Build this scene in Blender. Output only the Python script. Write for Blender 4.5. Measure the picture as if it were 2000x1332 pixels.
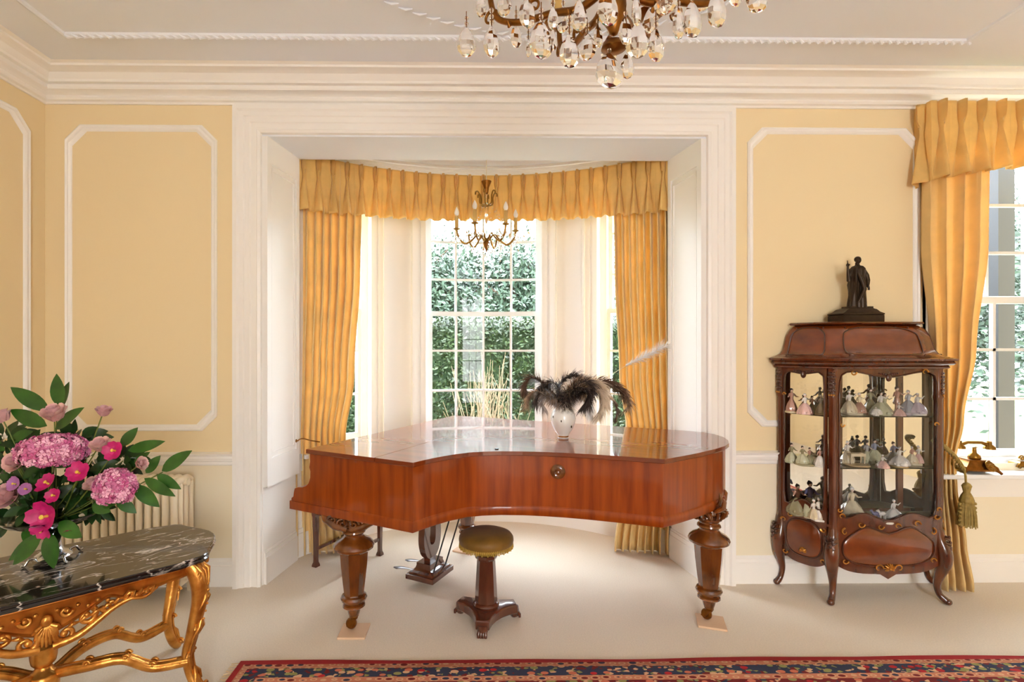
import bpy, math, random
from math import sin, cos, pi, radians, hypot, atan2, sqrt
from mathutils import Vector, Matrix, noise as mnoise
random.seed(7)
for _o in list(bpy.data.objects): bpy.data.objects.remove(_o)
SC = bpy.context.scene
COL = SC.collection
# ------------------------------------------------------------ camera
F, CX, CY, TH, CH = 1000.0, 937.0, 683.0, radians(0.71), 1.5
cam = bpy.data.cameras.new('camera'); camo = bpy.data.objects.new('camera', cam); COL.objects.link(camo)
cam.sensor_width = 36; cam.lens = 18; cam.shift_x = (1000 - CX) / 2000; cam.shift_y = (CY - 666) / 2000
cam.clip_start = .05; cam.clip_end = 200
camo.location = (0, 0, CH); camo.rotation_euler = (pi / 2, 0, -TH)
SC.camera = camo
# ------------------------------------------------------------ sky, sun, added rear fill lamp, exposure
SKY, SKY_LOW, REAR, EXPO = 13.0, 7.0, 35, 0.90
w = bpy.data.worlds.new('sky'); SC.world = w; w.use_nodes = True
_bg = w.node_tree.nodes['Background']; _bg.inputs[0].default_value = (.83, .92, 1.0, 1); _bg.inputs[1].default_value = SKY
# overcast sky: dim near the horizon, several times brighter overhead
_tc = w.node_tree.nodes.new('ShaderNodeTexCoord'); _sx = w.node_tree.nodes.new('ShaderNodeSeparateXYZ'); _mr = w.node_tree.nodes.new('ShaderNodeMapRange')
_mr.interpolation_type = 'SMOOTHSTEP'
for _k, _v in ((1, .02), (2, .38), (3, SKY_LOW), (4, SKY)): _mr.inputs[_k].default_value = _v
w.node_tree.links.new(_tc.outputs['Generated'], _sx.inputs[0]); w.node_tree.links.new(_sx.outputs[2], _mr.inputs[0]); w.node_tree.links.new(_mr.outputs[0], _bg.inputs[1])
SC.view_settings.view_transform = 'Standard'; SC.view_settings.look = 'None'
SC.view_settings.exposure = EXPO; SC.view_settings.gamma = 1; SC.view_settings.use_curve_mapping = False
SC.cycles.max_bounces = 9; SC.cycles.diffuse_bounces = 5; SC.cycles.glossy_bounces = 4
SC.cycles.transmission_bounces = 7; SC.cycles.transparent_max_bounces = 16
SC.cycles.caustics_reflective = False; SC.cycles.caustics_refractive = False
SC.cycles.sample_clamp_indirect = 6; SC.cycles.use_denoising = True
SC.cycles.use_adaptive_sampling = True; SC.cycles.adaptive_threshold = .03
sun = bpy.data.lights.new('sun', 'SUN'); suno = bpy.data.objects.new('sun', sun); COL.objects.link(suno)
sun.energy = 3.0; sun.angle = radians(3); sun.color = (1, .95, .84); suno.rotation_euler = (radians(38), radians(8), radians(-35))
RX = (.9,)          # the three tall windows in the wall behind the camera
for _x in RX:
    _l = bpy.data.lights.new('rear_fill', 'AREA'); _lo = bpy.data.objects.new('rear_fill', _l); COL.objects.link(_lo)
    _l.shape = 'RECTANGLE'; _l.size = 1.3; _l.size_y = 2.1; _l.energy = REAR; _l.color = (1, .87, .74)  # warm fill lamp added in the rear window opening to brighten the room
    _lo.location = (_x, -3.32, 1.75); _lo.rotation_euler = (radians(90), 0, 0)
for _x, _y, _w, _r in ((.09, 4.62, 1.1, 0), (-1.25, 3.95, 1.1, 52), (1.43, 3.95, 1.1, -52), (3.58, 3.60, 1.3, 0)):   # guide sky light through the windows
    _l = bpy.data.lights.new('window_portal', 'AREA'); _lo = bpy.data.objects.new('window_portal', _l); COL.objects.link(_lo)
    _l.shape = 'RECTANGLE'; _l.size = _w; _l.size_y = 2.3; _l.cycles.is_portal = True
    _lo.location = (_x, _y, 1.8); _lo.rotation_euler = (radians(-90), 0, radians(_r))
# ------------------------------------------------------------ geometry helpers
def P(px, py, z):                 # where the sight line through a photo point meets height z
    a = (px - CX) / F; c = -(py - CY) / F; t = (z - CH) / c
    return (t * (a * cos(TH) + sin(TH)), t * (cos(TH) - a * sin(TH)))
def Rr(px, py, Y):                # ... meets the plane y = Y
    a = (px - CX) / F; t = Y / (cos(TH) - a * sin(TH))
    return Vector((t * (a * cos(TH) + sin(TH)), Y, CH - t * (py - CY) / F))
class MB:
    def __init__(s): s.v = []; s.f = []
    def add(s, vs, fs):
        n = len(s.v); s.v += [tuple(p) for p in vs]; s.f += [tuple(i + n for i in f) for f in fs]; return s
    def box(s, a, b):
        x0, y0, z0 = a; x1, y1, z1 = b
        return s.add([(x0,y0,z0),(x1,y0,z0),(x1,y1,z0),(x0,y1,z0),(x0,y0,z1),(x1,y0,z1),(x1,y1,z1),(x0,y1,z1)],
                     [(3,2,1,0),(4,5,6,7),(0,1,5,4),(1,2,6,5),(2,3,7,6),(3,0,4,7)])
    def rings(s, rs, cap=True, closed=True, loop=False):
        n = len(rs[0]); vs = [p for r in rs for p in r]; fs = []
        m = len(rs)
        for i in range(m if loop else m - 1):
            for j in range(n if closed else n - 1):
                k = (j + 1) % n; i2 = (i + 1) % m
                fs.append((i*n+j, i*n+k, i2*n+k, i2*n+j))
        if cap and not loop: fs += [tuple(range(n-1, -1, -1)), tuple(range((m-1)*n, m*n))]
        return s.add(vs, fs)
    def lathe(s, prof, seg=24, c=(0,0,0), fn=None, cap=True):
        rs = []
        for i, (r, z) in enumerate(prof):
            ring = []
            for j in range(seg):
                a = 2*pi*j/seg; k = fn(a, z, i) if fn else 1
                ring.append((c[0]+r*k*cos(a), c[1]+r*k*sin(a), c[2]+z))
            rs.append(ring)
        return s.rings(rs, cap)
    def tube(s, pts, rad, seg=8, cap=True, flat=1.0, up=None):
        pts = [Vector(p) for p in pts]; n = len(pts)
        if not hasattr(rad, '__len__'): rad = [rad]*n
        rs = []; nv = None
        for i in range(n):
            t = (pts[min(i+1, n-1)] - pts[max(i-1, 0)])
            t = t.normalized() if t.length > 1e-9 else Vector((0,0,1))
            if nv is None:
                r0 = Vector(up) if up else (Vector((0,0,1)) if abs(t.z) < .9 else Vector((1,0,0)))
                nv = r0
            nv = (nv - t*nv.dot(t))
            if nv.length < 1e-6: nv = t.orthogonal()
            nv.normalize(); b = t.cross(nv)
            rs.append([pts[i] + nv*(rad[i]*flat*cos(2*pi*j/seg)) + b*(rad[i]*sin(2*pi*j/seg)) for j in range(seg)])
        return s.rings(rs, cap)
    def ball(s, c, r, seg=12, rings=8, sc=(1,1,1)):
        pr = [[(c[0]+r*sc[0]*sin(pi*i/rings)*cos(2*pi*j/seg), c[1]+r*sc[1]*sin(pi*i/rings)*sin(2*pi*j/seg), c[2]-r*sc[2]*cos(pi*i/rings)) for j in range(seg)] for i in range(1, rings)]
        b = (c[0], c[1], c[2]-r*sc[2]); t = (c[0], c[1], c[2]+r*sc[2])
        n = len(s.v); s.rings(pr, cap=False)
        m = len(s.v); s.v += [b, t]
        for j in range(seg):
            k = (j+1) % seg
            s.f.append((n+k, n+j, m)); s.f.append((n+(rings-2)*seg+j, n+(rings-2)*seg+k, m+1))
        return s
    def prism(s, poly, fn0, fn1):     # poly 2d; fn map (a,b)->3d for the two faces
        n = len(poly)
        return s.add([fn0(*p) for p in poly] + [fn1(*p) for p in poly],
            [tuple(range(n-1, -1, -1)), tuple(range(n, 2*n))] + [(i, (i+1) % n, n+(i+1) % n, n+i) for i in range(n)])
    def grid(s, nu, nv, fn, closed=False):
        vs = [fn(i/(nu if closed else nu-1), j/(nv-1)) for j in range(nv) for i in range(nu)]
        fs = [(j*nu+i, j*nu+(i+1) % nu, (j+1)*nu+(i+1) % nu, (j+1)*nu+i) for j in range(nv-1) for i in range(nu if closed else nu-1)]
        return s.add(vs, fs)
    def xf(s, M, start=0):
        for i in range(start, len(s.v)): s.v[i] = tuple(M @ Vector(s.v[i]))
        return s
    def build(s, name, m, parent=None, smooth=35, **kw):
        me = bpy.data.meshes.new(name); me.from_pydata(s.v, [], s.f); me.validate(); me.update()
        o = bpy.data.objects.new(name, me); COL.objects.link(o)
        for mm in (m if isinstance(m, (list, tuple)) else [m]): me.materials.append(mm)
        if parent: o.parent = parent
        if smooth:
            me.polygons.foreach_set('use_smooth', [True]*len(me.polygons))
            try: me.set_sharp_from_angle(angle=radians(smooth))
            except Exception: pass
        for k, v in kw.items(): o[k] = v
        return o
def bev(o, w=.003, seg=2):
    m = o.modifiers.new('bevel', 'BEVEL'); m.width = w; m.segments = seg; m.limit_method = 'ANGLE'; m.angle_limit = radians(40); return o
def thing(name, label, cat, loc=(0,0,0), rz=0, group=None):
    o = bpy.data.objects.new(name, None); COL.objects.link(o); o.empty_display_size = .1
    o.location = loc; o.rotation_euler = (0, 0, rz); tag(o, label, cat, group); return o
def tag(o, label, cat, group=None):
    o['label'] = label; o['category'] = cat
    if group: o['group'] = group
    return o
def struct(name, mb, m, smooth=35, parent=None):
    o = mb.build(name, m, parent, smooth)
    if parent is None: o['kind'] = 'structure'
    return o
def dup(o, parent=None, loc=None, rz=None, label=None):
    c = o.copy(); COL.objects.link(c); c.parent = parent
    if loc is not None: c.location = loc
    if rz is not None: c.rotation_euler = (0, 0, rz)
    if label: c['label'] = label
    for ch in list(o.children): dup(ch, c)
    return c
def smoothpath(pts, n=8):
    pts = [Vector(p) for p in pts]; out = []
    q = [pts[0]*2-pts[1]] + pts + [pts[-1]*2-pts[-2]]
    for i in range(1, len(q)-2):
        for k in range(n):
            t = k/n; a, b, c, d = q[i-1], q[i], q[i+1], q[i+2]
            out.append(.5*((2*b)+(c-a)*t+(2*a-5*b+4*c-d)*t*t+(3*b-a-3*c+d)*t**3))
    out.append(pts[-1]); return out
def lerp(a, b, t): return a + (b-a)*t
# ------------------------------------------------------------ materials
def srgb(r, g, b):
    f = lambda c: (c/255/12.92) if c/255 <= .04045 else ((c/255+.055)/1.055)**2.4
    return (f(r), f(g), f(b), 1)
def newmat(name):
    m = bpy.data.materials.new(name); m.use_nodes = True; nt = m.node_tree
    return m, nt, nt.nodes['Principled BSDF']
def simple(name, col, rough=.5, metal=0, coat=0, noise=0, nscale=8, bump=0, bscale=80, stretch=(1,1,1), sub=0, spec=.5, trans=0, ior=1.5, sheen=0, dark=None, coord='Object'):
    m, nt, b = newmat(name); I = b.inputs
    I['Base Color'].default_value = col; I['Roughness'].default_value = rough; I['Metallic'].default_value = metal
    I['Specular IOR Level'].default_value = spec
    if coat: I['Coat Weight'].default_value = coat; I['Coat Roughness'].default_value = .04
    if trans: I['Transmission Weight'].default_value = trans; I['IOR'].default_value = ior
    if sheen: I['Sheen Weight'].default_value = sheen
    if noise or bump:
        tc = nt.nodes.new('ShaderNodeTexCoord'); mp = nt.nodes.new('ShaderNodeMapping'); mp.inputs['Scale'].default_value = stretch
        nt.links.new(tc.outputs[coord], mp.inputs[0])
    if noise:
        n = nt.nodes.new('ShaderNodeTexNoise'); n.inputs['Scale'].default_value = nscale; n.inputs['Detail'].default_value = 5
        nt.links.new(mp.outputs[0], n.inputs[0])
        r = nt.nodes.new('ShaderNodeValToRGB'); r.color_ramp.elements[0].position = .3; r.color_ramp.elements[1].position = .7
        d = dark or tuple(c*(1-noise) for c in col[:3]) + (1,)
        r.color_ramp.elements[0].color = d; r.color_ramp.elements[1].color = col
        nt.links.new(n.outputs[0], r.inputs[0]); nt.links.new(r.outputs[0], I['Base Color'])
    if bump:
        n2 = nt.nodes.new('ShaderNodeTexNoise'); n2.inputs['Scale'].default_value = bscale; n2.inputs['Detail'].default_value = 3
        nt.links.new(mp.outputs[0], n2.inputs[0])
        bp = nt.nodes.new('ShaderNodeBump'); bp.inputs['Strength'].default_value = bump; bp.inputs['Distance'].default_value = .004
        nt.links.new(n2.outputs[0], bp.inputs['Height']); nt.links.new(bp.outputs[0], I['Normal'])
    return m
def thin_glass(name, tint=(1,1,1,1), f0=.04, rough=0.0, kmul=1.0):
    m, nt, b = newmat(name); nt.nodes.remove(b)
    tr = nt.nodes.new('ShaderNodeBsdfTransparent'); tr.inputs[0].default_value = tint
    gl = nt.nodes.new('ShaderNodeBsdfGlossy'); gl.inputs['Roughness'].default_value = rough; gl.inputs[0].default_value = (1,1,1,1)
    fr = nt.nodes.new('ShaderNodeFresnel'); fr.inputs[0].default_value = 1.5
    mx = nt.nodes.new('ShaderNodeMixShader'); mu = nt.nodes.new('ShaderNodeMath'); mu.operation = 'MULTIPLY'; mu.inputs[1].default_value = kmul
    nt.links.new(fr.outputs[0], mu.inputs[0]); nt.links.new(mu.outputs[0], mx.inputs[0])
    nt.links.new(tr.outputs[0], mx.inputs[1]); nt.links.new(gl.outputs[0], mx.inputs[2])
    nt.links.new(mx.outputs[0], nt.nodes['Material Output'].inputs[0]); return m
M = {}
M['wall'] = simple('cream_wall_paint', srgb(243,222,180), .75, bump=.05, bscale=60)
M['lowwall'] = simple('pale_dado_paint', srgb(246,234,208), .7)
M['trim'] = simple('white_gloss_trim', srgb(250,246,241), .35)
M['ceil'] = simple('ceiling_white', srgb(240,243,250), .8)
M['winwhite'] = simple('window_white', srgb(245,246,248), .35)
M['pane'] = thin_glass('window_pane', kmul=.6)
M['cabglass'] = thin_glass('cabinet_glass')
M['shelf'] = thin_glass('shelf_glass', (.86,.93,.88,1))
M['mirror'] = simple('mirror_silver', (.86,.87,.85,1), .01, 1)
M['carpet'] = simple('beige_carpet', srgb(240,225,205), .95, noise=.12, nscale=140, bump=.5, bscale=500, sheen=.2)
M['gold_cloth'] = simple('gold_damask', srgb(255,222,152), .6, noise=.12, nscale=9, bump=.15, bscale=160, sheen=.3)
def translucent(m, f):
    nt = m.node_tree; b = nt.nodes['Principled BSDF']; t = nt.nodes.new('ShaderNodeBsdfTranslucent'); x = nt.nodes.new('ShaderNodeMixShader'); x.inputs[0].default_value = f
    src = b.inputs['Base Color'].links[0].from_socket; nt.links.new(src, t.inputs[0]); nt.links.new(b.outputs[0], x.inputs[1]); nt.links.new(t.outputs[0], x.inputs[2]); nt.links.new(x.outputs[0], nt.nodes['Material Output'].inputs[0])
M['valance'] = simple('gold_damask_pelmet', srgb(255,216,132), .6, noise=.12, nscale=11, bump=.15, bscale=160, sheen=.3)
translucent(M['gold_cloth'], .24); translucent(M['valance'], .32)
M['piano'] = simple('piano_veneer', srgb(162,72,10), .34, coat=.45, spec=.25, noise=.45, nscale=4, stretch=(7,7,.6), dark=srgb(122,46,6))
M['piano_leg'] = simple('piano_leg_wood', srgb(136,74,24), .2, coat=1, noise=.4, nscale=5, stretch=(3,3,.8), dark=srgb(76,36,10))
M['lid'] = simple('piano_lid_polish', srgb(128,54,18), .35, coat=1, spec=.1, noise=.3, nscale=3, stretch=(.6,6,1), dark=srgb(104,40,12))
M['pianodark'] = simple('dark_mahogany', srgb(92,44,26), .25, coat=.8, noise=.4, nscale=6, stretch=(3,3,.8))
M['black'] = simple('black_lacquer', (.012,.010,.010,1), .3)
M['ivory'] = simple('ivory_keys', srgb(238,228,205), .3)
M['brass'] = simple('aged_brass', srgb(150,112,52), .3, 1)
M['brassdark'] = simple('dark_brass', srgb(150,98,44), .35, 1, noise=.4, nscale=40)
M['bronze'] = simple('dark_bronze', srgb(62,48,36), .38, .6, noise=.4, nscale=40)
M['gilt'] = simple('gilded_wood', srgb(232,170,86), .3, .85, noise=.3, nscale=18, bump=.3, bscale=90, dark=srgb(176,108,42))
M['giltflat'] = simple('gilded_apron', srgb(212,136,56), .4, .7, noise=.35, nscale=14, dark=srgb(150,76,20))
M['cab'] = simple('rosewood', srgb(106,50,20), .25, coat=.9, noise=.45, nscale=5, stretch=(4,4,.8), dark=srgb(66,26,10))
M['burl'] = simple('burl_panel', srgb(134,62,20), .22, coat=.9, noise=.5, nscale=6, stretch=(1,1,1.6), dark=srgb(88,36,12))
M['ormolu'] = simple('ormolu', srgb(214,150,70), .3, .9, noise=.4, nscale=50)
M['cabcarve'] = simple('carved_rosewood', srgb(84,40,20), .3, coat=.6, noise=.4, nscale=60)
M['velvet'] = simple('olive_gold_velvet', srgb(134,94,22), .6, noise=.4, nscale=10, sheen=.1)
M['fringe'] = simple('gold_fringe', srgb(196,160,70), .6, noise=.3, nscale=60)
M['rope'] = simple('green_gold_rope', srgb(176,148,74), .6, noise=.35, nscale=60)
M['radiator'] = simple('radiator_cream', srgb(246,232,204), .3)
M['china'] = simple('white_china', srgb(240,238,234), .15, coat=.6)
M['silver'] = simple('silver_plate', srgb(200,205,212), .15, 1)
M['crystal'] = simple('crystal', (1,.985,.95,1), .0, trans=1, ior=1.55)
M['crystal_old'] = simple('old_crystal', (1,.955,.86,1), .0, trans=1, ior=1.6)
M['candle'] = simple('candle_tube', srgb(214,176,104), .5)
M['bulb'] = simple('frosted_bulb', srgb(250,244,236), .4)
M['tile'] = simple('caster_board', srgb(226,190,156), .7)
M['leaf'] = simple('laurel_leaf', srgb(52,104,30), .32, noise=.4, nscale=14, dark=srgb(28,70,18))
M['leaf2'] = simple('dark_leaf', srgb(36,74,24), .4, noise=.4, nscale=20, dark=srgb(18,50,14))
M['stem'] = simple('green_stem', srgb(96,112,44), .5)
M['hydrangea'] = simple('hydrangea_pink', srgb(226,138,178), .7, noise=.35, nscale=30, dark=srgb(190,92,140))
M['baize'] = simple('cabinet_lining', srgb(196,188,146), .7, noise=.2, nscale=30)
M['hyd2'] = simple('hydrangea_pale', srgb(244,186,210), .7)
M['hyd3'] = simple('hydrangea_deep', srgb(206,96,150), .7)
M['steel'] = simple('pedal_steel', srgb(150,152,158), .3, .9)
M['rose'] = simple('rose_blush', srgb(242,216,204), .6, noise=.3, nscale=30, dark=srgb(220,160,160))
M['rosebud'] = simple('rose_mauve', srgb(234,184,186), .6, noise=.3, nscale=30)
M['magenta'] = simple('magenta_petal', srgb(214,34,124), .5, noise=.4, nscale=30, dark=srgb(168,14,92))
M['pollen'] = simple('stamen', srgb(240,206,90), .6)
M['lilac'] = simple('lilac_petal', srgb(172,110,168), .6)
# ============================================================ THE ROOM
D = 3.281; XL, XR, YR = -2.715, 5.2, -3.2; ZC = 3.23
OX0, OX1, OZ, RD = -1.346, 1.50, 2.872, .395        # bay opening
BX0, BX1 = -1.276, 1.434                             # narrower at the back of the reveals
BC, BR = (0.09, 2.91), 1.59                          # bow window wall
WX0, WX1, WZ0, WZ1 = 2.96, 4.2, .72, 3.02            # window in the back wall
fl = MB().box((XL-.2, YR-.3, -.1), (XR+.2, 4.75, 0)); struct('floor', fl, M['carpet'], 0)
ce = MB().box((XL-.2, YR-.3, ZC), (XR+.2, D+.4, ZC+.1)); struct('ceiling', ce, M['ceil'], 0)
wb = MB()
def pp(poly, z0, z1, mb=wb): mb.prism(poly, lambda a, b: (a, b, z0), lambda a, b: (a, b, z1))
pp([(XL-.2,D),(OX0,D),(BX0,D+RD),(XL-.2,D+RD)], 0, ZC)
pp([(OX1,D),(WX0,D),(WX0,D+RD),(BX1,D+RD)], 0, ZC)
pp([(WX0,D),(WX1,D),(WX1,D+RD),(WX0,D+RD)], 0, WZ0-.03)
pp([(WX0,D),(WX1,D),(WX1,D+RD),(WX0,D+RD)], WZ1, ZC)
pp([(WX1,D),(XR+.2,D),(XR+.2,D+RD),(WX1,D+RD)], 0, ZC)
pp([(OX0,D),(OX1,D),(BX1,D+RD),(BX0,D+RD)], OZ, ZC)
struct('wall_back', wb, M['wall'], 0)
struct('wall_left', MB().box((XL-.2, YR-.2, 0), (XL, D, ZC)), M['wall'], 0)
struct('wall_right', MB().box((XR, YR-.2, 0), (XR+.2, D, ZC)), M['wall'], 0)
wr = MB(); xs = [XL]
for x in RX: xs += [x-.65, x+.65]
xs.append(XR)
for i in range(0, len(xs), 2): wr.box((xs[i], YR-.2, 0), (xs[i+1], YR, ZC))
for x in RX: wr.box((x-.65, YR-.2, 0), (x+.65, YR, .7)); wr.box((x-.65, YR-.2, 2.8), (x+.65, YR, ZC))
struct('wall_rear', wr, M['wall'], 0)
# white linings of the opening: soffit and lower/upper panelled reveals
sf = MB(); pp([(OX0,D+.001),(OX1,D+.001),(BX1,D+RD),(BX0,D+RD)], OZ-.012, OZ, sf); struct('trim_1', sf, M['ceil'], 0)
def reveal(n, x0, x1, sg):
    d = Vector((x1-x0, RD, 0)); nrm = Vector((d.y, -d.x, 0)).normalized()*sg
    def pt(a, off, z): p = Vector((x0, D, 0)) + d*a + nrm*off; return (p.x, p.y, z)
    mb = MB()
    def slab(a0, a1, z0, z1, o0, o1):
        mb.add([pt(a0,o0,z0),pt(a1,o0,z0),pt(a1,o1,z0),pt(a0,o1,z0),pt(a0,o0,z1),pt(a1,o0,z1),pt(a1,o1,z1),pt(a0,o1,z1)],
               [(3,2,1,0),(4,5,6,7),(0,1,5,4),(1,2,6,5),(2,3,7,6),(3,0,4,7)])
    slab(0, 1, .62, OZ-.012, 0, .022)                  # shutter-box board
    slab(0, 1, .62, .635, .02, .034)
    for a0, a1, z0, z1 in ((.0,.12,.62,OZ-.012),(.9,1,.62,OZ-.012),(.12,.9,.62,.80),(.12,.9,2.70,OZ-.012)): slab(a0,a1,z0,z1,.02,.036)
    for a0, a1, z0, z1 in ((.15,.19,.83,2.67),(.84,.88,.83,2.67),(.15,.88,.82,.835),(.15,.88,2.66,2.675)): slab(a0,a1,z0,z1,.02,.030)
    slab(0, 1, 0, .62, 0, .006)
    for z0, z1, o in ((0,.17,.024),(.17,.20,.018),(.20,.215,.011)): slab(.02, 1, z0, z1, .005, o)
    return struct('trim_%d' % n, mb, M['trim'], 0)
reveal(2, OX0, BX0, 1); reveal(3, OX1, BX1, -1)
# stepped architrave round the opening
ar = MB()
prof = [(0,0,.0),(0,.0,.03),(.018,.0,.036),(.024,.0,.03),(.06,.0,.026),(.066,.0,.034),(.098,.0,.034),(.104,.0,.042),(.128,.0,.046),(.14,0,.056),(.165,.0,.056),(.165,0,0)]
rings = []
for o, _, p in prof:
    rings.append([(OX0-o, D-p, 0), (OX0-o, D-p, OZ+o), (OX1+o, D-p, OZ+o), (OX1+o, D-p, 0)])
for i in range(len(rings)-1):
    ar.rings([rings[i], rings[i+1]], cap=False, closed=False)
struct('trim_4', ar, M['trim'], 20)
# cornice, chair rail, skirting : profiles carried round the room
def ringtrim(name, prof, m, segs=None, cap=None):
    mb = MB(); rs = []
    for d, z in prof: rs.append([(XL+d, YR+d, z), (XR-d, YR+d, z), (XR-d, D-d, z), (XL+d, D-d, z)])
    mb.rings(rs, cap=False); return struct(name, mb, m, 25)
ringtrim('trim_5', [(0,3.055),(.012,3.055),(.014,3.068),(.03,3.074),(.036,3.086),(.034,3.098),(.052,3.112),(.075,3.118),(.078,3.126),(.072,3.130),(.074,3.148),(.10,3.150),(.102,3.166),(.112,3.176),(.125,3.196),(.15,3.206),(.175,3.21),(.178,3.222),(.20,3.23)], M['trim'])
def walltrim(name, prof, spans):
    mb = MB()
    for a, b in spans:
        a = Vector(a); b = Vector(b); t = (b-a).normalized(); n = Vector((t.y, -t.x, 0))
        pts = prof + [(0, prof[-1][1]), (0, prof[0][1])]
        mb.rings([[tuple(q + n*d + Vector((0,0,z))) for d, z in pts] for q in (a, b)], cap=True)
    return struct(name, mb, M['trim'], 25)
rail = [(.012,.765),(.016,.772),(.016,.79),(.026,.795),(.03,.812),(.026,.826),(.034,.832),(.038,.842),(.012,.85)]
rail_spans = [((XL,YR,0),(XL,D,0)),((XL,D,0),(OX0-.165,D,0)),((OX1+.165,D,0),(WX0-.12,D,0))]
walltrim('trim_6', rail, rail_spans)
walltrim_dado = [((XL,YR,0),(XL,D,0)),((XL,D,0),(OX0-.165,D,0)),((OX1+.165,D,0),(WX0-.12,D,0)),((WX1+.12,D,0),(XR,D,0))]
dd_ = MB()
for a, b in walltrim_dado + [((WX0-.12,D,0),(WX1+.12,D,0))]:
    a = Vector(a); b = Vector(b); t = (b-a).normalized(); n = Vector((t.y,-t.x,0)); zt = .765 if a.x != WX0-.12 else .55
    dd_.rings([[tuple(q + n*d + Vector((0,0,z))) for d, z in ((.0,.1),(.004,.1),(.004,zt),(.0,zt))] for q in (a, b)])
struct('trim_14', dd_, M['lowwall'], 0)
skp = [(.024,0),(.024,.13),(.019,.137),(.017,.155),(.008,.168),(.004,.175)]
walltrim('baseboard_back', skp, [((XL,D,0),(OX0-.165,D,0)),((OX1+.165,D,0),(XR,D,0))])
walltrim('baseboard_left', skp, [((XL,YR,0),(XL,D,0))])
# picture-frame wall mouldings with notched corners
def panelmould(name, O, U, N, u0, u1, z0, z1, k=.075):
    def outline(g):                    # g: inset
        k2 = k
        a, b, c, d = u0+g, u1-g, z0+g, z1-g
        h = .018
        return [(a+k2+h,c),(b-k2-h,c),(b-k2,c+h),(b-h,c+k2),(b,c+k2+h),(b,d-k2-h),(b-h,d-k2),(b-k2,d-h),(b-k2-h,d),(a+k2+h,d),(a+k2,d-h),(a+h,d-k2),(a,d-k2-h),(a,c+k2+h),(a+h,c+k2),(a+k2,c+h)]
    O = Vector(O); U = Vector(U); N = Vector(N); mb = MB(); rs = []
    for g, p in ((0,0),(0,.012),(.008,.02),(.016,.014),(.026,.016),(.036,.008),(.04,0)):
        rs.append([tuple(O + U*a + N*p + Vector((0,0,b))) for a, b in outline(g)])
    mb.rings(rs, cap=False); return struct(name, mb, M['trim'], 30)
panelmould('trim_7', (0,D,0), (1,0,0), (0,-1,0), -2.585, -1.63, .985, 2.925)
panelmould('trim_8', (0,D,0), (1,0,0), (0,-1,0), 1.765, 2.885, 1.005, 2.93)
panelmould('trim_9', (XL,0,0), (0,1,0), (1,0,0), 1.45, 3.16, .985, 2.93)
# ceiling mouldings: plain bead rectangle with a twisted run, and the round one above the chandelier
cm = MB(); cx0, cx1, cyf, cyn = -2.24, 2.76, 2.83, -2.7
for p, q in (((cx0,cyn),(cx0,cyf)),((cx1,cyn),(cx1,cyf)),((cx0,cyn),(cx1,cyn)),((cx0,cyf),(cx1,cyf))):
    cm.tube([(p[0],p[1],ZC),(q[0],q[1],ZC)], .016, 8)
x = cx0
while x < cx1:
    cm.tube([(x,cyf-.012,ZC-.008),(x+.02,cyf,ZC-.018),(x+.045,cyf+.014,ZC-.008)], [.004,.010,.004], 6); x += .045
struct('trim_10', cm, M['ceil'])
rm = MB(); n = 120; RRr = 1.47
for k in range(n):
    a = 2*pi*k/n; b = a+.045
    rm.tube([(.42+(RRr-.014)*cos(a), 1.34+(RRr-.014)*sin(a), ZC-.002), (.42+RRr*cos(a+.022), 1.34+RRr*sin(a+.022), ZC-.010), (.42+(RRr+.014)*cos(b), 1.34+(RRr+.014)*sin(b), ZC-.002)], [.003,.008,.003], 5)
struct('trim_11', rm, M['ceil'])
# ------------------------------------------------------------ bow bay
def ap(phi, r): return (BC[0]+r*sin(phi), BC[1]+r*cos(phi))
def arcslab(mb, p0, p1, z0, z1, r0, r1, n=None):
    n = n or max(2, int(abs(p1-p0)/.06)+1); rs = []
    for i in range(n+1):
        p = lerp(p0, p1, i/n); a = ap(p, r0); b = ap(p, r1)
        rs.append([(a[0],a[1],z0),(b[0],b[1],z0),(b[0],b[1],z1),(a[0],a[1],z1)])
    mb.rings(rs); return mb
BZC = 2.985; HZ = 2.83; SZ = .74
WIN = [(-.325,.325),(-1.0,-.63),(.63,1.0)]
bw = MB()
arcslab(bw, -1.32, 1.32, 0, SZ-.03, BR, BR+.25); arcslab(bw, -1.32, 1.32, HZ, BZC+.1, BR, BR+.25)
for a, b in ((-1.32,-1.0),(-.63,-.325),(.325,.63),(1.0,1.32)): arcslab(bw, a, b, SZ-.03, HZ, BR, BR+.25)
struct('wall_bay', bw, M['trim'], 40)
bcm = MB(); bcm.box((-1.75, D+RD-.02, BZC), (1.95, 4.9, BZC+.1)); struct('ceiling_bay', bcm, M['ceil'], 0)
bt = MB()                                             # skirting, apron and pier mouldings of the bay
arcslab(bt, -1.25, 1.25, 0, .17, BR-.024, BR); arcslab(bt, -1.25, 1.25, .17, .2, BR-.014, BR)
arcslab(bt, -1.25, 1.25, SZ-.12, SZ-.03, BR-.02, BR)
for a0, s in ((-.325,-1),(.325,1),(-.63,1),(.63,-1)):
    for o0, o1, p in ((0,.028,.03),(.028,.040,.018),(.040,.066,.034),(.066,.078,.05)):
        arcslab(bt, a0+s*o0, a0+s*o1, SZ-.03, BZC, BR-p, BR, 2)
struct('trim_12', bt, M['trim'], 30)
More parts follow.
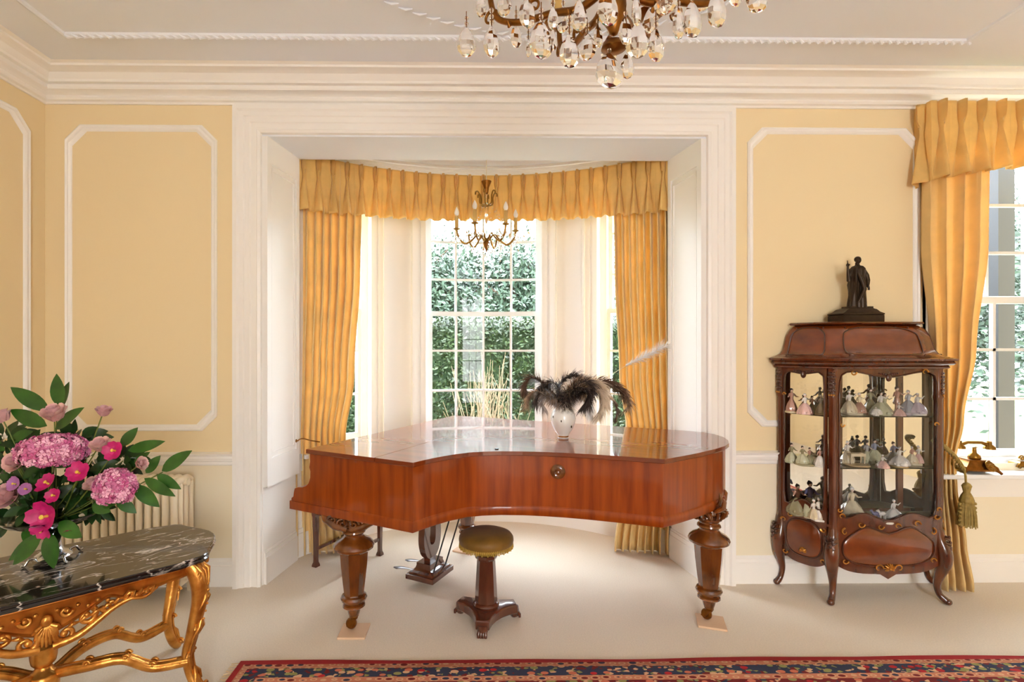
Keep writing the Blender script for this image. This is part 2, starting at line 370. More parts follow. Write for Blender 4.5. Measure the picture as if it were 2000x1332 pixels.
def bow_window(n, p0, p1, cols):
    w = struct('window_%d' % n, arcslab(MB(), p0-.02, p1+.02, SZ-.03, SZ, BR-.07, BR+.2), M['winwhite'], 40)
    fr = MB(); dp = lambda m_: m_/BR
    for a, b in ((p0,p0+dp(.05)),(p1-dp(.05),p1)): arcslab(fr, a, b, SZ, HZ, BR+.05, BR+.17, 2)
    arcslab(fr, p0, p1, SZ, SZ+.035, BR+.03, BR+.17); arcslab(fr, p0, p1, HZ-.04, HZ, BR+.05, BR+.17)
    fr.build('window_frame', M['winwhite'], w, 40)
    a0, a1 = p0+dp(.05), p1-dp(.05)
    for nm, z0, z1, r, rows in (('upper_sash', 1.80, HZ-.04, .10, (2.125,2.46,2.78)), ('lower_sash', SZ+.035, 1.838, .06, (1.139,1.491))):
        s = MB(); R0, R1 = BR+r, BR+r+.03
        arcslab(s, a0, a1, z0, z0+(.04 if nm[0] == 'u' else .05), R0, R1); arcslab(s, a0, a1, z1-.038, z1, R0, R1)
        for a, b in ((a0,a0+dp(.028)),(a1-dp(.028),a1)): arcslab(s, a, b, z0, z1, R0, R1, 2)
        for zz in rows: arcslab(s, a0, a1, zz-.009, zz+.009, R0, R1)
        for k in range(1, cols):
            c = lerp(a0, a1, k/cols); arcslab(s, c-dp(.009), c+dp(.009), z0, z1, R0, R1, 2)
        so = s.build(nm, M['winwhite'], w, 40)
        g = MB(); nn = 16
        g.grid(nn, 2, lambda u, v: (*ap(lerp(a0, a1, u), R0+.012), lerp(z0, z1, v))); g.build('pane', M['pane'], so, 60)
    return w
bow_window(1, *WIN[0], 4); bow_window(2, *WIN[1], 3); bow_window(3, *WIN[2], 3)
# ------------------------------------------------------------ right-hand window
w4 = MB().box((WX0-.04, D-.13, WZ0-.03), (WX1+.14, D+.2, WZ0)).build('window_4', M['winwhite'], None, 0); w4['kind'] = 'structure'; bev(w4, .008)
fr = MB()
for a, b in ((WX0,WX0+.05),(WX1-.05,WX1)): fr.box((a,D+.12,WZ0),(b,D+.26,WZ1))
fr.box((WX0,D+.10,WZ0),(WX1,D+.26,WZ0+.05)); fr.box((WX0,D+.12,WZ1-.05),(WX1,D+.26,WZ1))
fr.box((WX0-.004,D,WZ0),(WX0,D+.12,WZ1)); fr.box((WX1,D,WZ0),(WX1+.004,D+.12,WZ1))
for a, b in ((WX0-.05,WX0),(WX1,WX1+.12)):
    fr.box((a,D-.022,WZ0),(b,D,WZ1+.03)); fr.box((a if a < WX0 else b-.03,D-.036,WZ0),(a+.03 if a < WX0 else b,D,WZ1+.03))
fr.build('window_frame', M['winwhite'], w4, 0)
apn = MB().box((WX0-.04,D-.05,WZ0-.07),(WX1+.12,D,WZ0-.03)).box((WX0-.04,D-.035,WZ0-.13),(WX1+.12,D,WZ0-.07)).box((WX0-.04,D-.02,WZ0-.17),(WX1+.12,D,WZ0-.13))
apn.build('apron', M['trim'], w4, 0)
ccx = [3.555 + k*.275 for k in (-2,-1,0,1,2)]
for nm, z0, z1, y, rows in (('upper_sash',1.82,WZ1-.05,D+.215,(2.17,2.50,2.83)),('lower_sash',WZ0+.05,1.86,D+.165,(1.165,1.50))):
    s = MB(); X0, X1 = WX0+.05, WX1-.05
    s.box((X0,y,z0),(X1,y+.035,z0+.05)); s.box((X0,y,z1-.045),(X1,y+.035,z1))
    s.box((X0,y,z0),(X0+.035,y+.035,z1)); s.box((X1-.035,y,z0),(X1,y+.035,z1))
    for zz in rows: s.box((X0,y+.004,zz-.010),(X1,y+.03,zz+.010))
    for c in ccx: s.box((c-.010,y+.004,z0),(c+.010,y+.03,z1))
    so = s.build(nm, M['winwhite'], w4, 0)
    MB().add([(X0,y+.016,z0),(X1,y+.016,z0),(X1,y+.016,z1),(X0,y+.016,z1)],[(0,1,2,3)]).build('pane', M['pane'], so, 0)
# rear windows (behind the camera, seen only in mirrors and polish)
for i, x in enumerate(RX):
    s = MB()
    for a in (x-.65, x-.22, x+.21, x+.63): s.box((a,YR-.12,.7),(a+.02,YR-.08,2.8))
    for zz in (.7,1.22,1.74,2.26,2.78): s.box((x-.65,YR-.12,zz),(x+.65,YR-.08,zz+.02))
    struct('window_%d' % (5+i), s, M['winwhite'], 0)
# ------------------------------------------------------------ outside
M['lawn'] = simple('lawn', srgb(96,112,54), .9, noise=.4, nscale=3)
M['hedge'] = simple('hedge_leaf', srgb(46,66,26), .5, noise=.6, nscale=5, dark=srgb(15,26,12))
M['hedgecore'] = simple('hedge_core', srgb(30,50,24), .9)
M['tree'] = simple('tree_leaf', srgb(66,84,64), .5, noise=.5, nscale=2, dark=srgb(46,64,52))
M['autumn'] = simple('autumn_leaf', srgb(150,110,66), .5, noise=.5, nscale=2)
M['bark'] = simple('bark', srgb(90,74,60), .9)
M['twig'] = simple('bare_twig', srgb(122,104,80), .8)
M['soot'] = simple('dark_post_paint', srgb(16,16,20), .5)
lawn = MB().grid(30, 30, lambda u, v: (lerp(-25,30,u), lerp(4.4,45,v), -.45 + .05*mnoise.noise((u*9,v*9,0)))).build('lawn', M['lawn']); lawn['kind'] = 'structure'
rnd = random.Random(3)
def cards(mb, n, fn, size):
    for _ in range(n):
        p = Vector(fn()); s = size*rnd.uniform(.6,1.3)
        a = Vector((rnd.gauss(0,1),rnd.gauss(0,1),rnd.gauss(0,1))).normalized(); b = a.orthogonal().normalized()*.5
        mb.add([p-a*s, p+b*s, p+a*s, p-b*s], [(0,1,2,3)])
def hedge(x0, x1, y0, y1, z1, label, n):
    t = thing('hedge', label, 'hedge', ((x0+x1)/2, y0, -.45))
    ox, oy, oz = (x0+x1)/2, y0, -.45
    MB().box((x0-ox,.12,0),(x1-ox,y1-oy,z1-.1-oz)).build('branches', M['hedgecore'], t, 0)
    mb = MB()
    def f():
        k = rnd.random(); x = rnd.uniform(x0,x1)-ox
        bump = .10*mnoise.noise((x*1.7, 0, k*4))
        if k < .75: z = rnd.uniform(0, z1-oz); return (x, rnd.uniform(-.02,.14)+.14*mnoise.noise((x*1.5,z*1.5,1)), z)
        return (x, rnd.uniform(0, y1-oy), z1-oz+bump+rnd.uniform(-.05,.05))
    cards(mb, int(n*2.6), f, .034); mb.build('foliage', M['hedge'], t, 0); return t
hedge(-3.2, 3.6, 7.2, 8.4, 1.92, 'clipped green hedge beyond the bay window', 15000)
def tree(x, y, h, r, mat, label, n=2600, grp=None):
    t = thing('tree', label, 'tree', (x, y, -.45), group=grp)
    tr = MB().tube([(0,0,0),(.1,0,h*.3),(0,.1,h*.6),(.1,0,h*.85)], [.16,.12,.08,.03], 8)
    for k in range(6):
        a = k*1.1; tr.tube([(0,0,h*(.3+.08*k)),(cos(a)*r*.4,sin(a)*r*.4,h*(.45+.08*k)),(cos(a)*r*.75,sin(a)*r*.75,h*(.5+.08*k))], [.06,.04,.015], 6)
    tr.build('trunk', M['bark'], t)
    cl = [(rnd.uniform(-.62,.62)*r, rnd.uniform(-.6,.6)*r, h*rnd.uniform(.28,.92)) for _ in range(26)]
    def f():
        c = cl[rnd.randrange(len(cl))]; q = r*.34
        return (max(-r, min(r, c[0]+rnd.gauss(0,q))), max(-r, min(r, c[1]+rnd.gauss(0,q))), max(.2, c[2]+rnd.gauss(0,q*.8)))
    mb = MB(); cards(mb, int(n*4.2), f, .070); mb.build('crown', mat, t, 0); return t
TG = 'trees beyond the windows'
tree(-1.2, 13, 4.9, 1.15, M['tree'], 'pale green tree beyond the hedge, left pane columns of the bay window', 3600, TG)
tree(1.05, 12.2, 4.7, 1.02, M['tree'], 'bushy green tree beyond the hedge, behind the middle panes of the bay window', 4200, TG)
tree(1.95, 14.6, 5.1, 1.2, M['autumn'], 'orange-tinted tree beyond the hedge, top right of the bay window', 2200, TG)
tree(.1, 15.0, 5.0, .7, M['tree'], 'slim green tree in the gap between the two bushy trees beyond the hedge', 3200, TG)
tree(-4.6, 12, 6, 1.9, M['tree'], 'green tree past the left bay window', 2000, TG)
tree(5.0, 12.5, 6, 1.8, M['tree'], 'green tree past the right side of the bay', 2600, TG)
tree(9.3, 10, 5.4, 1.7, M['tree'], 'leafy green tree past the curtain of the right-hand window', 4200, TG)
tree(13.4, 11.5, 6.0, 1.9, M['tree'], 'green tree on the lawn seen at the right edge of the right-hand window', 4200, TG)
tree(13.8, 17, 7.0, 2.4, M['tree'], 'tall distant tree behind the lawn, right-hand window', 3600, TG)
sh = MB()
for k in range(70):
    a = rnd.uniform(0,2*pi); sp = abs(rnd.gauss(0,.20)); h = rnd.uniform(.9,1.95)
    p = [(rnd.gauss(0,.10),rnd.gauss(0,.08),0)]
    for j in range(1,5):
        q = p[-1]; p.append((q[0]+cos(a)*sp*.32+rnd.gauss(0,.02), q[1]+sin(a)*sp*.25+rnd.gauss(0,.02), h*j/4))
    sh.tube(p, [.008,.007,.006,.004,.002], 4)
    for j in range(2):
        b = p[rnd.choice((2,3))]; aa = rnd.uniform(0,6.28)
        sh.tube([b,(b[0]+cos(aa)*.12,b[1]+sin(aa)*.1,b[2]+.22)], [.005,.002], 4)
so = sh.build('bare_shrub', M['twig']); so.location = (.13, 6.2, -.45); tag(so, 'leafless pale-twigged shrub in front of the hedge outside the bay window', 'shrub')
# dark painted post outside the right-hand window
a = Rr(1950,700,4.1).x; b = Rr(1982,700,4.1).x
po = thing('timber_post', 'dark painted square post just outside the right-hand window', 'post', ((a+b)/2,4.1,-.45))
h = (b-a)/2
MB().box((-h,0,.12),(h,.08,4.2)).build('shaft', M['soot'], po, 0); MB().box((-h-.02,-.02,0),(h+.02,.10,.12)).build('base', M['soot'], po, 0)
# ============================================================ GRAND PIANO
PO = P(603, 876, .97); PB = P(888.5, 811, .97); PA = atan2(PB[0]-PO[0], PB[1]-PO[1])
LT = .97
pn = thing('grand_piano', 'large reddish-brown veneered grand piano with closed lid on turned legs in the bay', 'piano', (PO[0], PO[1], 0), -PA)
LID = [(0,-.02),(.35,-.025),(.695,-.03),(.712,.05),(.735,.13),(.765,.21),(.815,.30),(.87,.352),(.95,.405),(1.05,.452),(1.15,.487),(1.25,.515),(1.37,.54),(1.5,.56),(1.62,.575),(1.735,.588),
       (1.80,.70),(1.87,.83),(1.94,.98),(1.985,1.10),(2.002,1.20),(1.995,1.31),(1.965,1.42),(1.91,1.51),(1.84,1.56),(1.74,1.575),(1.4,1.565),(.9,1.56),(.4,1.56),(0,1.56)]
def inset(poly, d):
    n = len(poly); out = []
    for i in range(n):
        a, b, c = Vector(poly[i-1]), Vector(poly[i]), Vector(poly[(i+1) % n])
        n1 = Vector((-(b-a).y, (b-a).x)).normalized(); n2 = Vector((-(c-b).y, (c-b).x)).normalized()
        m_ = (n1+n2).normalized(); k = d/max(.5, m_.dot(n1)); out.append((b.x+m_.x*k, b.y+m_.y*k))
    return out
def layers(poly, ls, name, m, par, smooth=30):
    mb = MB(); mb.rings([[(x, y, z) for x, y in inset(poly, d)] for d, z in ls]); return mb.build(name, m, par, smooth)
HG = .464
def splitx(poly, lo, hi):                  # clip polygon to lo<=x<=hi
    def clip(pl, f, g):
        out = []
        for i in range(len(pl)):
            a, b = pl[i-1], pl[i]
            fa, fb = f(a), f(b)
            if fa*fb < 0: t = fa/(fa-fb); out.append((a[0]+(b[0]-a[0])*t, a[1]+(b[1]-a[1])*t))
            if fb >= 0: out.append(b)
        return out
    return clip(clip(poly, lambda p: p[0]-lo, 0), lambda p: hi-p[0], 0)
lidp = [(0,LT-.022),(0,LT-.022)]
LD = [(.002,LT-.023),(.0,LT-.020),(.0,LT-.0015),(.0008,LT)]
layers(splitx(LID, -.1, HG-.0015), LD, 'front_lid', M['lid'], pn, 0)
layers(splitx(LID, HG+.0015, 3), LD, 'main_lid', M['lid'], pn, 0)
MB().box((HG-.003,.0,.945),(HG+.003,1.54,LT-.003)).build('lid_gap_shade', M['black'], pn, 0)  # black strip standing in for the shade in the gap between the lids
nb = MB().box((.90,.43,LT),(.915,.445,LT+.006)); nb.build('lid_bumper', M['black'], pn, 0)
CASE = [p for p in LID]
CASE[0] = (.0,-.0); CASE[-1] = (.0,1.54)
case = splitx(inset([(x,y) for x,y in LID], .018), .30, 3)
cb = MB()
rs = [[(x,y,z) for x,y in inset(case, d)] for d,z in ((-.002,.632),(-.006,.640),(-.006,.672),(-.003,.680),(.001,.684),(.001,.944),(.02,.948))]
cb.rings(rs); cb.build('case', M['piano'], pn, 30)
# cheeks (arms) at both ends of the keyboard with the scrolled profile
CH_ = [(.31,.944),(.015,.944),(.016,.90),(.010,.872),(.018,.850),(.016,.815),(.004,.785),(-.015,.768),(-.045,.757),(-.075,.754),(-.098,.745),(-.104,.726),(-.108,.700),(-.122,.690),(-.122,.632),(.31,.632)]
for y0, y1 in ((-.0055,.055),(1.485,1.5455)):
    o = MB().prism(CH_, lambda a, b: (a, y0, b), lambda a, b: (a, y1, b)).build('cheek', M['piano'], pn, 20)
    mo = MB().box((-.13, y0-.006 if y0 < 1 else y0, .632), (.31, y1 if y0 < 1 else y1+.006, .676)); mo.build('cheek_moulding', M['piano'], o, 0)
MB().box((-.128,.055,.632),(.31,1.485,.69)).build('keybed', M['piano'], pn, 0)
MB().box((-.118,.055,.69),(-.095,1.485,.728)).build('key_slip', M['piano'], pn, 0)
MB().box((.06,.055,.69),(.30,1.485,.90)).build('fallboard', M['pianodark'], pn, 0)
kb = MB(); nk = 50
for k in range(nk):
    y = lerp(.10,1.44,k/nk); kb.box((-.09,y+.0006,.69),(.058,y+1.34/nk-.0006,.722))
kb.build('white_keys', M['ivory'], pn, 0, kind='stuff')
kb = MB()
for k in range(nk-1):
    if k % 7 not in (2, 6): y = lerp(.10,1.44,(k+1)/nk); kb.box((-.04,y-.006,.722),(.058,y+.006,.733))
kb.build('black_keys', M['black'], pn, 0, kind='stuff')
# wooden lock button on the bentside
def ang2(p, q): return atan2(q[1]-p[1], q[0]-p[0])
import bisect
kx = P(1071, 893, .97); dx, dy = kx[0]-PO[0], kx[1]-PO[1]
kv = dx*cos(PA)-dy*sin(PA)
for i in range(2, 15):
    if LID[i][0] <= kv <= LID[i+1][0]:
        t = (kv-LID[i][0])/(LID[i+1][0]-LID[i][0]); ku = lerp(LID[i][1], LID[i+1][1], t)+.018; ka = ang2(LID[i], LID[i+1])
kn = MB().lathe([(.002,0),(.036,.0),(.038,.006),(.032,.012),(.022,.014),(.020,.018),(.026,.022),(.026,.028),(.018,.034),(.012,.032),(.008,.034),(.0015,.035)], 24)
ko = kn.build('lock_button', M['piano_leg'], pn, 40); ko.location = (kv, ku, .868); ko.rotation_euler = (radians(90), 0, ka)
# turned and faceted legs
def piano_leg(x, y, rz, zb, wide=True):
    lg = MB()
    lg.lathe([(.075,.632),(.078,.612),(.070,.600),(.058,.592),(.060,.585),(.066,.578),(.066,.570),(.054,.560),(.051,.55),(.060,.541),(.062,.532),(.052,.524),(.050,.512),(.062,.500),(.086,.488),(.102,.474),(.108,.460),(.105,.448),(.092,.438),(.078,.43)], 32)
    o8 = []
    for r, z in ((.076,.432),(.074,.42),(.070,.36),(.060,.27),(.052,.205),(.050,.195)): o8.append((r*1.04, z))
    n0 = len(lg.v); lg.lathe(o8, 8)
    lg.lathe([(.050,.20),(.064,.193),(.070,.182),(.066,.170),(.050,.162),(.047,.155),(.058,.147),(.060,.138),(.050,.130),(.038,.124),(.034,.112),(.030,.095),(.026,.088),(.024,.084)], 32)
    o = lg.build('leg', M['piano_leg'], pn, 28); o.location = (x, y, 0); o.rotation_euler = (0,0,rz)
    sc = MB()                                            # carved scroll bracket under the case
    for s in (-1, 1):
        for y_ in (-.086, .086):
            for q_ in ((.030, .088) if wide else (.030,)):
                pts = []
                for k in range(22):
                    a = k*.42; r = (.030 if q_ < .05 else .024)*(1-k/24); pts.append((s*q_+s*r*cos(a), y_*(.92+.04*k/22), .596+(q_-.03)*.3+r*sin(a)))
                sc.tube(pts, [.0085-.0002*k for k in range(22)], 6)
            if wide: sc.tube([(s*.01,y_*.8,.565),(s*.07,y_*.85,.580),(s*.13,y_*.8,.615),(s*.15,y_*.7,.630)], [.018,.022,.020,.008], 8)
    for k in range(14):
        a = 2*pi*k/14; sc.tube([(.066*cos(a),.066*sin(a),.58),(.083*cos(a),.083*sin(a),.60),(.090*cos(a),.090*sin(a),.628)], [.005,.012,.008], 6)
    sc.build('carved_capital', M['piano_leg'], o, 50)
    ca = MB().lathe([(.022,.09),(.026,.084),(.022,.078),(.020,.068),(.014,.064)], 16)
    for s in (-1, 1): ca.add([(-.014,s*.013,.066),(.018,s*.014,.072),(.034,s*.017,.034),(.010,s*.017,.026),(-.018,s*.020,.072),(.018,s*.020,.072),(.034,s*.024,.034),(.010,s*.024,.026)], [(0,1,2,3),(7,6,5,4),(0,4,5,1),(1,5,6,2),(2,6,7,3),(3,7,4,0)])
    c = ca.build('caster', M['brassdark'], o, 35)
    wl = MB(); wl.lathe([(.002,-.013),(.025,-.013),(.029,-.006),(.029,.006),(.025,.013),(.002,.013)], 20)
    wl.xf(Matrix.Translation((.014,0,zb+.029)) @ Matrix.Rotation(radians(90), 4, 'X')); wl.build('wheel', M['brassdark'], c, 40)
    return o
piano_leg(.225,.10,radians(200),.012); piano_leg(1.905,1.06,radians(150),.012,False); piano_leg(.235,1.34,radians(60),.012)
for (x, y), s in (((1.905,1.06),1),):                    # leaf carving climbing the tail corner above the rear leg
    lf = MB()
    for k in range(5):
        a = radians(-30+22*k); b = Vector((1.90+.02*abs(k-2), .98+.05*k, .63))
        lf.tube([b, b+Vector((.040,-.004,.03)), b+Vector((.046,-.004,.065)), b+Vector((.040,0,.11-.015*abs(k-2)))], [.010,.014,.010,.003], 6)
    lf.build('carved_leaf', M['piano_leg'], pn, 50)
# pedal lyre
ly = MB().box((.17,.645,.050),(.375,.90,.082)).build('pedal_box', M['pianodark'], pn, 0); bev(ly, .003)
lb = MB().rings([[(.185+i,.66+i,z),(.36-i,.66+i,z),(.36-i,.885-i,z),(.185+i,.885-i,z)] for i, z in ((0,.082),(.004,.092),(.02,.10),(.03,.112),(.036,.13),(.036,.145))])
lb.build('lyre_plinth', M['pianodark'], pn, 20)
U = []
for k in range(25):
    t = k/24; a = radians(-205+230*t); U.append((.2725, .7725+.082*cos(a)*(1 if True else 1), .27+.115*sin(a)))
ou = [(.2725,.7725-.058,.632)] + [(.2725,.7725-.066,.50),(.2725,.7725-.082,.42),(.2725,.7725-.098,.34),(.2725,.7725-.098,.27),(.2725,.7725-.075,.20),(.2725,.7725-.03,.16),(.2725,.7725,.152),(.2725,.7725+.03,.16),(.2725,.7725+.075,.20),(.2725,.7725+.098,.27),(.2725,.7725+.098,.34),(.2725,.7725+.082,.42),(.2725,.7725+.066,.50),(.2725,.7725+.058,.632)]
iu = [(.2725,.7725-.022,.632),(.2725,.7725-.028,.50),(.2725,.7725-.032,.42),(.2725,.7725-.036,.34),(.2725,.7725-.034,.285),(.2725,.7725-.025,.258),(.2725,.7725-.012,.248),(.2725,.7725,.246),(.2725,.7725+.012,.248),(.2725,.7725+.025,.258),(.2725,.7725+.034,.285),(.2725,.7725+.036,.34),(.2725,.7725+.032,.42),(.2725,.7725+.028,.50),(.2725,.7725+.022,.632)]
lm = MB(); ou = smoothpath(ou, 3); iu = smoothpath(iu, 3)
lm.rings([[tuple(a+Vector((-.022,0,0))), tuple(a+Vector((.022,0,0))), tuple(b+Vector((.022,0,0))), tuple(b+Vector((-.022,0,0)))] for a, b in zip(ou, iu)])
lm.box((.25,.74,.140),(.295,.805,.165)); lm.build('lyre', M['pianodark'], pn, 30)
rd = MB()
for y in (.70,.845): rd.tube([(.345,y,.10),(.52,y,.632)], .005, 8)
rd.build('brace_rod', M['black'], pn)
for y in (.71,.84):
    MB().tube([(.20,y,.088),(.14,y,.086),(.10,y,.082),(.06,y,.076),(.035,y,.074)], [.006,.010,.017,.020,.010], 8, flat=.35).build('pedal', M['steel'], pn)
# boards under the casters
def loc2w(x, y): return (PO[0]+x*cos(PA)+y*sin(PA), PO[1]-x*sin(PA)+y*cos(PA))
for (x, y), lab, rz in (((.235,.09),'square beige caster board under the front left piano leg',.28),((1.915,1.055),'square beige caster board under the right-hand piano leg',-.02),((.225,1.335),'square beige caster board under the far piano leg, behind the stool',-.2)):
    wx, wy = loc2w(x, y)
    o = MB().box((-.0725,-.0725,0),(.0725,.0725,.012)).build('caster_board', M['tile'], None, 0); bev(o, .003)
    o.location = (wx, wy, .0); o.rotation_euler = (0,0,-PA+rz+.2); tag(o, lab, 'board', 'caster boards under the piano')
# ------------------------------------------------------------ stool
sp = P(951, 1192, .04)
st = thing('piano_stool', 'round piano stool with olive velvet seat on a dark faceted pedestal', 'stool', (sp[0]-.005, sp[1]-.03, 0))
MB().lathe([(.13,.425),(.148,.432),(.152,.450),(.150,.466),(.14,.480),(.115,.490),(.06,.495),(.001,.496)], 40).build('seat', M['velvet'], st, 50)
fg = MB()
for k in range(90):
    a = 2*pi*k/90; fg.tube([(.146*cos(a),.146*sin(a),.436),(.1485*cos(a),.1485*sin(a),.412+.003*sin(k*2.1))], .0035, 4)
fg.lathe([(.12,.418),(.142,.420),(.142,.436)], 40); fg.build('fringe', M['fringe'], st, 60)
MB().lathe([(.05,.418),(.05,.41),(.018,.405),(.014,.385),(.022,.378),(.022,.370)], 20).build('screw_collar', M['brass'], st)
MB().lathe([(.050,.372),(.060,.370),(.062,.355),(.058,.345),(.050,.34),(.058,.20),(.062,.115),(.062,.11)], 8).build('column', M['pianodark'], st, 20)
MB().lathe([(.070,.085),(.074,.098),(.068,.108),(.058,.112),(.056,.118)], 32).build('column_ring', M['pianodark'], st, 40)
# tri-form plinth with concave sides
fa = [radians(a) for a in (262, 152, 12)]
out = []
for i in range(3):
    a = fa[i]; b = fa[(i+1) % 3]
    for s in (.042, -.042): out.append((.172*cos(a)-s*-sin(a)*-1, .172*sin(a)-s*cos(a)))
    mid = ((cos(a)+cos(b))*.5, (sin(a)+sin(b))*.5)
pl = []
for i in range(3):
    a = fa[i]; b = fa[(i-1) % 3] if False else fa[(i+1) % 3]
    ta = (-sin(a), cos(a)); R_ = .17
    A1 = (R_*cos(a)+ta[0]*.036, R_*sin(a)+ta[1]*.036); A0 = (R_*cos(a)-ta[0]*.036, R_*sin(a)-ta[1]*.036)
    pl.append((a, A0, A1))
pl.sort(key=lambda t: t[0] % (2*pi)); poly = []
for i in range(3):
    a, A0, A1 = pl[i]; b, B0, B1 = pl[(i+1) % 3]
    poly += [A0, A1]
    am = (a % (2*pi) + ((b-a) % (2*pi))/2); C = (.062*cos(am), .062*sin(am))
    for t in (.2,.4,.6,.8): poly.append(((1-t)**2*A1[0]+2*t*(1-t)*C[0]+t*t*B0[0], (1-t)**2*A1[1]+2*t*(1-t)*C[1]+t*t*B0[1]))
mb = MB(); mb.rings([[(x,y,z) for x,y in inset(poly,d)] for d,z in ((.004,.035),(0,.04),(0,.078),(.004,.084),(.010,.086))])
mb.build('plinth', M['pianodark'], st, 30)
for a in fa:
    pw = MB(); c = Vector((.155*cos(a), .155*sin(a), 0)); t = Vector((-sin(a), cos(a), 0)); r = Vector((cos(a), sin(a), 0))
    pw.tube([c+Vector((0,0,.055)), c+r*.006+Vector((0,0,.03)), c+r*.010+Vector((0,0,.010))], [.032,.030,.022], 12)
    for s in (-1,-.33,.33,1): pw.tube([c+t*(.016*s)+r*.016+Vector((0,0,.040)), c+t*(.019*s)+r*.032+Vector((0,0,.022)), c+t*(.019*s)+r*.034+Vector((0,0,.006))], [.008,.0095,.007], 8)
    pw.build('paw_foot', M['pianodark'], st, 60)
# ------------------------------------------------------------ dark bench at the keyboard
b1 = P(617,1106,0); b2 = P(742,1084,0)
bc = ((b1[0]+b2[0])/2, (b1[1]+b2[1])/2)
bn = thing('piano_bench', 'dark wooden bench behind the front left piano leg, at the keyboard', 'bench', (bc[0],bc[1],0), -PA)
dx, dy = (b2[0]-b1[0])/2, (b2[1]-b1[1])/2
hv = dx*cos(PA)-dy*sin(PA); hu = dx*sin(PA)+dy*cos(PA)
bev(MB().box((-hv-.03,-hu-.03,.445),(hv+.03,hu+.03,.475)).build('seat', M['pianodark'], bn, 0), .006)
MB().box((-hv-.01,-hu-.01,.36),(hv+.01,hu+.01,.445)).build('apron', M['pianodark'], bn, 0)
for sx in (-1,1):
    for sy in (-1,1):
        l = MB(); x, y = sx*hv, sy*hu
        l.rings([[(x-r,y-r,z),(x+r,y-r,z),(x+r,y+r,z),(x-r,y+r,z)] for r, z in ((.019,.40),(.019,.36),(.015,.34),(.012,.05),(.013,.03),(.019,.012),(.020,0))]); l.build('leg', M['pianodark'], bn, 20)
    MB().box((sx*hv-.008,-hu,.11),(sx*hv+.008,hu,.13)).build('stretcher', M['pianodark'], bn, 0)
MB().box((-hv,-.008,.11),(hv,.008,.13)).build('stretcher', M['pianodark'], bn, 0)
# ------------------------------------------------------------ vase of feathers on the lid
vp = P(1100, 855, LT)
vs = MB().lathe([(.001,0),(.032,0),(.034,.004),(.031,.008),(.030,.014),(.040,.030),(.058,.058),(.070,.090),(.074,.115),(.070,.145),(.058,.168),(.048,.178),(.046,.182),(.048,.186),(.044,.186),(.042,.178),(.055,.165),(.066,.14),(.069,.115),(.05,.05),(.001,.02)], 40).build('vase', M['china'], None, 60)
vs.location = (vp[0], vp[1], LT)
tag(vs, 'white egg-shaped china vase holding ostrich feathers on the piano lid', 'vase')
ring = MB().lathe([(.0325,.006),(.0335,.009),(.0315,.013),(.030,.015)], 40).build('foot_band', M['brassdark'], vs, 60)
spk = MB()
for a, z in ((-1.9,.11),(-1.0,.075),(-2.7,.13)): spk.ball((.0715*cos(a),.0715*sin(a),z), .004, 8, 6, (1,1,2))
spk.build('painted_motif', M['bronze'], vs, 60)
FM = {'brown': simple('feather_brown', srgb(124,92,76), .7, noise=.6, nscale=25), 'dark': simple('feather_black', srgb(70,58,56), .7, noise=.5, nscale=25),
      'grey': simple('feather_grey', srgb(190,178,172), .7, noise=.5, nscale=30), 'cream': simple('feather_cream', srgb(238,220,198), .7, noise=.15, nscale=30),
      'white': simple('feather_white', srgb(246,244,242), .7), 'tan': simple('feather_tan', srgb(206,176,146), .7, noise=.6, nscale=30, dark=srgb(84,58,46))}
frn = random.Random(11)
def feather(pts, mat, label, L0=.055, dens=500, dy=0, droop=.6, tipw=None, quill=0):
    base = Vector((vp[0], vp[1], LT+.05))
    pw = [base] + [Rr(x, y, vp[1]+d) for x, y, d in pts]
    path = smoothpath(pw, 14); n = len(path)
    o0 = base.copy(); path = [p-o0 for p in path]
    t_ = thing('ostrich_feather' if not quill else 'quill_feather', label, 'feather', o0, 0, 'feathers in the vase')
    MB().tube(path, [lerp(.0022,.0008,i/n) for i in range(n)], 5).build('quill', M['ivory'], t_)
    mb = MB(); L = [0]
    for i in range(1, n): L.append(L[-1]+(path[i]-path[i-1]).length)
    tot = L[-1]; s0 = .16+quill
    dens = int(dens*1.9)
    for k in range(dens):
        f = lerp(s0, 1, (k+frn.random())/dens); s = f*tot
        i = max(1, min(n-1, bisect.bisect(L, s))); a = (s-L[i-1])/max(1e-6, L[i]-L[i-1]); p = path[i-1].lerp(path[i], min(1,a))
        t = (path[i]-path[i-1]).normalized()
        ang = frn.uniform(0, 2*pi); q = t.orthogonal().normalized(); q = Matrix.Rotation(ang, 3, t) @ q
        env = min(1, (f-s0)/.12+.25)*(1 if f < .85 else 1.0)
        l = L0*1.9*env*frn.uniform(.5,1.15); wd = .0030
        c = [p]; d = (q + t*.7).normalized(); g = Vector((0,0,-1))
        for j in range(4):
            d = (d + g*droop*.28).normalized(); c.append(c[-1]+d*l/4)
        sd = d.cross(t); sd = sd.normalized()*wd if sd.length > 1e-4 else Vector((wd,0,0))
        vs_ = []
        for j, cc in enumerate(c): w_ = 1-.22*j; vs_ += [cc-sd*w_, cc+sd*w_]
        mb.add(vs_, [(2*j,2*j+1,2*j+3,2*j+2) for j in range(4)])
    mb.build('barbs', FM[mat], t_, 0, kind='stuff'); return t_
feather([(1098,790,0),(1078,768,-.02),(1055,745,-.03),(1036,738,-.04),(1024,752,-.04),(1024,770,-.04)],'brown','dark brown plume arching up and over at the left of the vase',.040,420)
feather([(1096,790,0),(1072,776,-.05),(1048,764,-.07),(1034,776,-.08),(1028,795,-.08)],'tan','brown plume drooping lowest at the far left',.036,300,droop=1)
